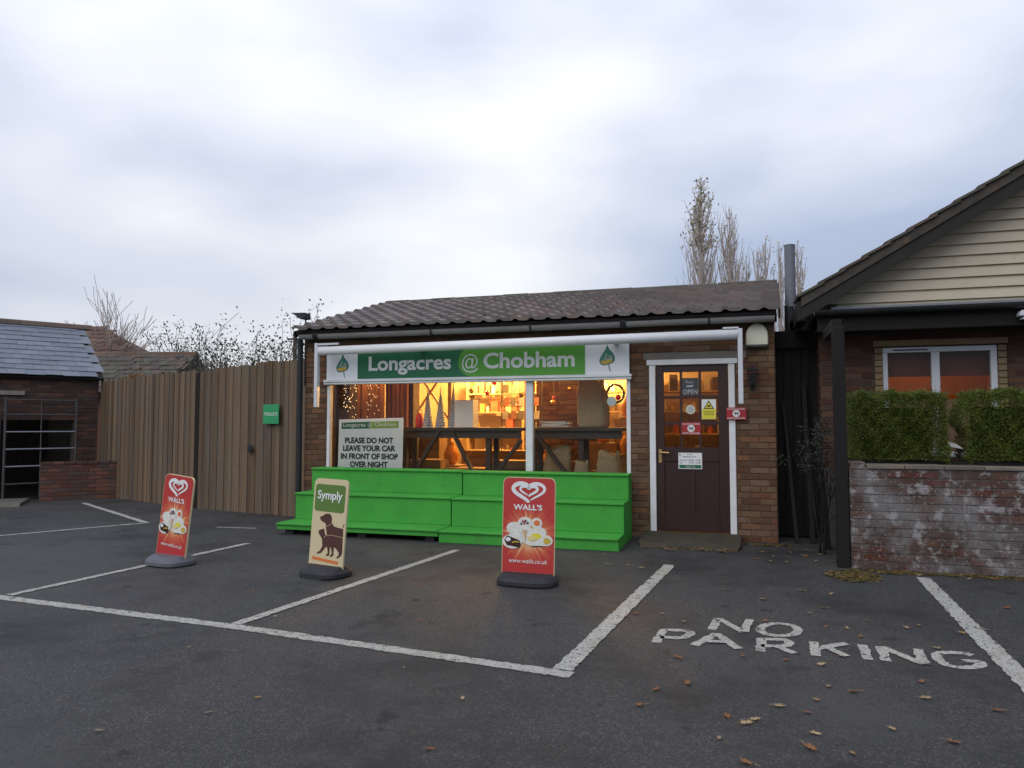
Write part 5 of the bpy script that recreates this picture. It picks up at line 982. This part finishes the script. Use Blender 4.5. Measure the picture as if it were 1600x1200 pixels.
def hedge(x0, x1, z0, z1, y0, y1, label, seed, n=60000):
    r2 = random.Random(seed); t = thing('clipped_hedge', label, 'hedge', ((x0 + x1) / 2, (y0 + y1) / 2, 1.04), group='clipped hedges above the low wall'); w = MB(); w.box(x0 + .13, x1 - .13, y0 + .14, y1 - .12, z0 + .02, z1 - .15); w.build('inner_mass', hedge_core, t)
    w = MB(); w.tube([((x0 + x1) / 2, (y0 + y1) / 2, 1.0), ((x0 + x1) / 2, (y0 + y1) / 2, z0 + .3)], .03, 6); w.build('stem', twig_d, t); b = MB()
    for k in range(n):
        f = r2.random(); x, y, z = r2.uniform(x0, x1), r2.uniform(y0, y1), r2.uniform(z0, z1); dpt = abs(r2.gauss(0, .045))
        if f < .50: y = y0 + dpt; nn = V((0, -1, .25))
        elif f < .78: z = z1 - dpt; nn = V((0, 0, 1))
        elif f < .90: x = x0 + dpt; nn = V((-1, 0, .2))
        else: x = x1 - dpt; nn = V((1, 0, .2))
        bump_ = .034 * math.sin(x * 9 + seed * 2) * math.sin(z * 11 + 1.3 + x * 3) + .024 * math.sin(x * 23 + z * 17 + seed) + .012 * math.sin(x * 47 - z * 39)
        q0 = min(x - x0, x1 - x, .10) + min(z1 - z, .10) * 1.0
        p = V((x, y, z)) + nn * bump_ - V((0, 0, max(0, .10 - min(x - x0, x1 - x)) ** 2 * 6 if f < .78 else 0)) + V((0, max(0, .10 - (z1 - z)) * .5, 0)) * (1 if f < .5 else 0); g_ = (nn * .7 + V((r2.gauss(0, .6), r2.gauss(0, .6), r2.gauss(.35, .6)))).normalized(); s = g_.orthogonal().normalized(); s.rotate(Matrix.Rotation(r2.uniform(0, 6.28), 3, g_)); l_ = r2.uniform(.009, .020)
        b.poly([p, p + g_ * l_ * .5 + s * l_ * .28, p + g_ * l_, p + g_ * l_ * .5 - s * l_ * .28])
    for k in range(260):                                    # stray shoots along the top and the front edge
        x = r2.uniform(x0 + .03, x1 - .03); p = V((x, r2.uniform(y0, y1), z1 - .02)); ln_s = r2.uniform(.03, .12) * r2.random(); dd = V((r2.gauss(0, .35), r2.gauss(0, .35), 1)).normalized()
        for q in range(6):
            c = p + dd * ln_s * q / 5; g_ = (dd * .5 + V((r2.gauss(0, .7), r2.gauss(0, .7), .3))).normalized(); sdd = g_.orthogonal().normalized(); l_ = r2.uniform(.012, .022); b.poly([c, c + g_ * l_ * .5 + sdd * l_ * .3, c + g_ * l_, c + g_ * l_ * .5 - sdd * l_ * .3])
    b.build('foliage', hedge_m, t, fix=False)
hedge(1.10, 1.965, 1.06, 1.74, 8.22, 8.76, 'left clipped hedge behind the black post', 1); hedge(2.13, 3.2, 1.06, 1.745, 8.24, 8.78, 'right clipped hedge at the edge of the photo', 2)
w = MB(); w.prism([(0, 0), (.16, -.03), (.10, .02), (.01, .05)], lambda a, b, k: (1.99 + a, 8.45 + k * .3, 1.20 + b), 1.0); tag(w.build('white_board_scrap', p_white), 'scrap of white board between the two hedges', 'board')

# ------------------------------------------------------------------ moss, gravel and fallen leaves
mo = MB(); r2 = random.Random(5)
def moss_at(cx, cy, rx, ry, n):
    for k in range(n):
        a = r2.uniform(0, 6.28); q = r2.random() ** .6; p = V((cx + rx * q * math.cos(a), cy + ry * q * math.sin(a), .008)); s = r2.uniform(.01, .03)
        for j in range(2): mo.poly([p + V((r2.uniform(-s, s), r2.uniform(-s, s), r2.uniform(0, s * .7))) for _ in range(3)])
moss_at(.98, 7.55, .24, .26, 800); moss_at(1.35, 7.85, .4, .09, 300); moss_at(2.2, 7.88, .8, .08, 450); moss_at(-.6, 8.62, .55, .05, 160); moss_at(.25, 9.2, .3, .15, 150); moss_at(3.3, 7.9, .8, .08, 200)
tag(mo.build('moss_patches', moss, fix=False), 'moss growing along the foot of the wall', 'moss', kind='stuff')
lf_me = []
for k in range(4):
    r2 = random.Random(k + 40); b = MB(); lobes = 11 if k % 2 == 0 else 9; pts = []
    for i in range(lobes * 2):
        a = 2 * math.pi * i / (lobes * 2); rr = (1.0 if i % 2 == 0 else .58) * (1 + r2.uniform(-.2, .2)); x_, y_ = rr * math.cos(a), rr * .6 * math.sin(a); pts.append((x_, y_, .12 * x_ * x_ + .25 * y_ * y_ + r2.uniform(-.03, .14)))
    n = len(pts); b.add(pts + [(0, 0, .03)], [(i, (i + 1) % n, n) for i in range(n)]); b.tube([(.9, 0, .1), (1.3, .05, .16), (1.55, .12, .1)], .03, 4); lf_me.append(b.mesh('leaf', fallen, fix=False))
LV = [(-0.13, 6.603), (0.15, 6.346), (-0.577, 5.648), (-0.363, 5.254), (-0.41, 5.471), (0.587, 6.189), (0.476, 5.99), (0.847, 5.89), (1.171, 5.853), (1.078, 5.762), (0.548, 5.625), (0.684, 5.633), (0.74, 5.439), (1.408, 5.73), (1.573, 5.874), (-0.007, 4.773), (0.56, 4.944), (0.433, 4.741), (0.241, 4.772), (-0.385, 4.635), (-0.298, 4.194), (0.432, 4.366), (0.55, 4.325), (0.926, 4.595), (0.887, 4.332), (-0.504, 3.798), (0.163, 3.993), (0.043, 3.778), (0.001, 3.723), (-0.084, 3.782), (0.294, 3.946), (-0.113, 3.512), (0.303, 3.693), (0.649, 3.855), (0.437, 3.527), (0.878, 3.779), (1.189, 4.251), (1.934, 6.606), (0.7, 6.708), (0.48, 6.771), (0.276, 8.108), (0.163, 8.227), (0.429, 8.11), (0.639, 8.535), (-0.765, 5.59), (0.351, 4.136), (0.269, 3.529), (0.003, 3.296), (1.16, 5.3), (0.149, 5.659), (-0.819, 5.495), (-1.049, 5.975), (-0.452, 4.043), (-0.952, 7.366), (-3.358, 3.928), (-2.4, 3.318), (-2.509, 3.078), (-2.381, 3.776), (-2.134, 4.145), (-1.885, 3.97), (-1.308, 3.026), (-2.714, 5.981), (-2.027, 5.714), (-2.391, 5.155), (-2.221, 4.953), (-3.281, 4.726), (-3.511, 4.627), (-1.388, 3.622), (-3.951, 5.368), (-4.046, 5.991), (-2.841, 2.753), (-4.062, 4.085), (-3.337, 5.62), (-4.889, 4.565)]
r2 = random.Random(77)
for k in range(26): LV.append((r2.uniform(-.9, -.05), r2.gauss(8.5, .06)))
for k in range(22): LV.append((r2.gauss(.98, .14), r2.gauss(7.55, .12)))
for k in range(24): LV.append((r2.uniform(1.2, 3.2), r2.gauss(7.8, .07)))
for k in range(16): LV.append((r2.uniform(.1, .9), r2.uniform(8.2, 9.5)))
for k in range(12): LV.append((r2.uniform(-3, -1), r2.uniform(7.4, 8.15)))
for k, (x, y) in enumerate(LV):
    near = y < 7.4 and x > -1.1; s = r2.uniform(.020, .038) if near or x > -.95 else r2.uniform(.014, .026)
    o = inst('fallen_leaf', lf_me[k % 4], None, Matrix.Translation((x, y, .014 if not (y > 8.4 and -1.2 < x < 0) else .03)) @ Euler((r2.uniform(-.15, .15), r2.uniform(-.15, .15), r2.uniform(0, 6.28))).to_matrix().to_4x4() @ Matrix.Scale(s, 4))
    zone = ('dry leaf lying by the doorstep of the shop' if y > 8.3 and x < .05 else 'dry leaf in the mossy heap at the foot of the black post' if y > 7.1 and .6 < x < 1.25 and y < 8 else 'dry leaf along the foot of the whitewashed wall' if y > 7.3 and x > 1.2
            else 'dry leaf on the ground at the mouth of the alley' if y > 8 and x > 0 else 'dry leaf before the green staging' if y > 7 else 'dry leaf lying among or above the NO PARKING letters' if x > -.9 and y > 4.8 else 'dry leaf on the tarmac in front of the NO PARKING letters' if x > -.9
            else 'small dry leaf inside the bays by the pavement signs' if y > 4.5 else 'dry leaf on the open tarmac before the long bay line')
    tag(o, zone, 'leaf', 'fallen leaves on the tarmac')
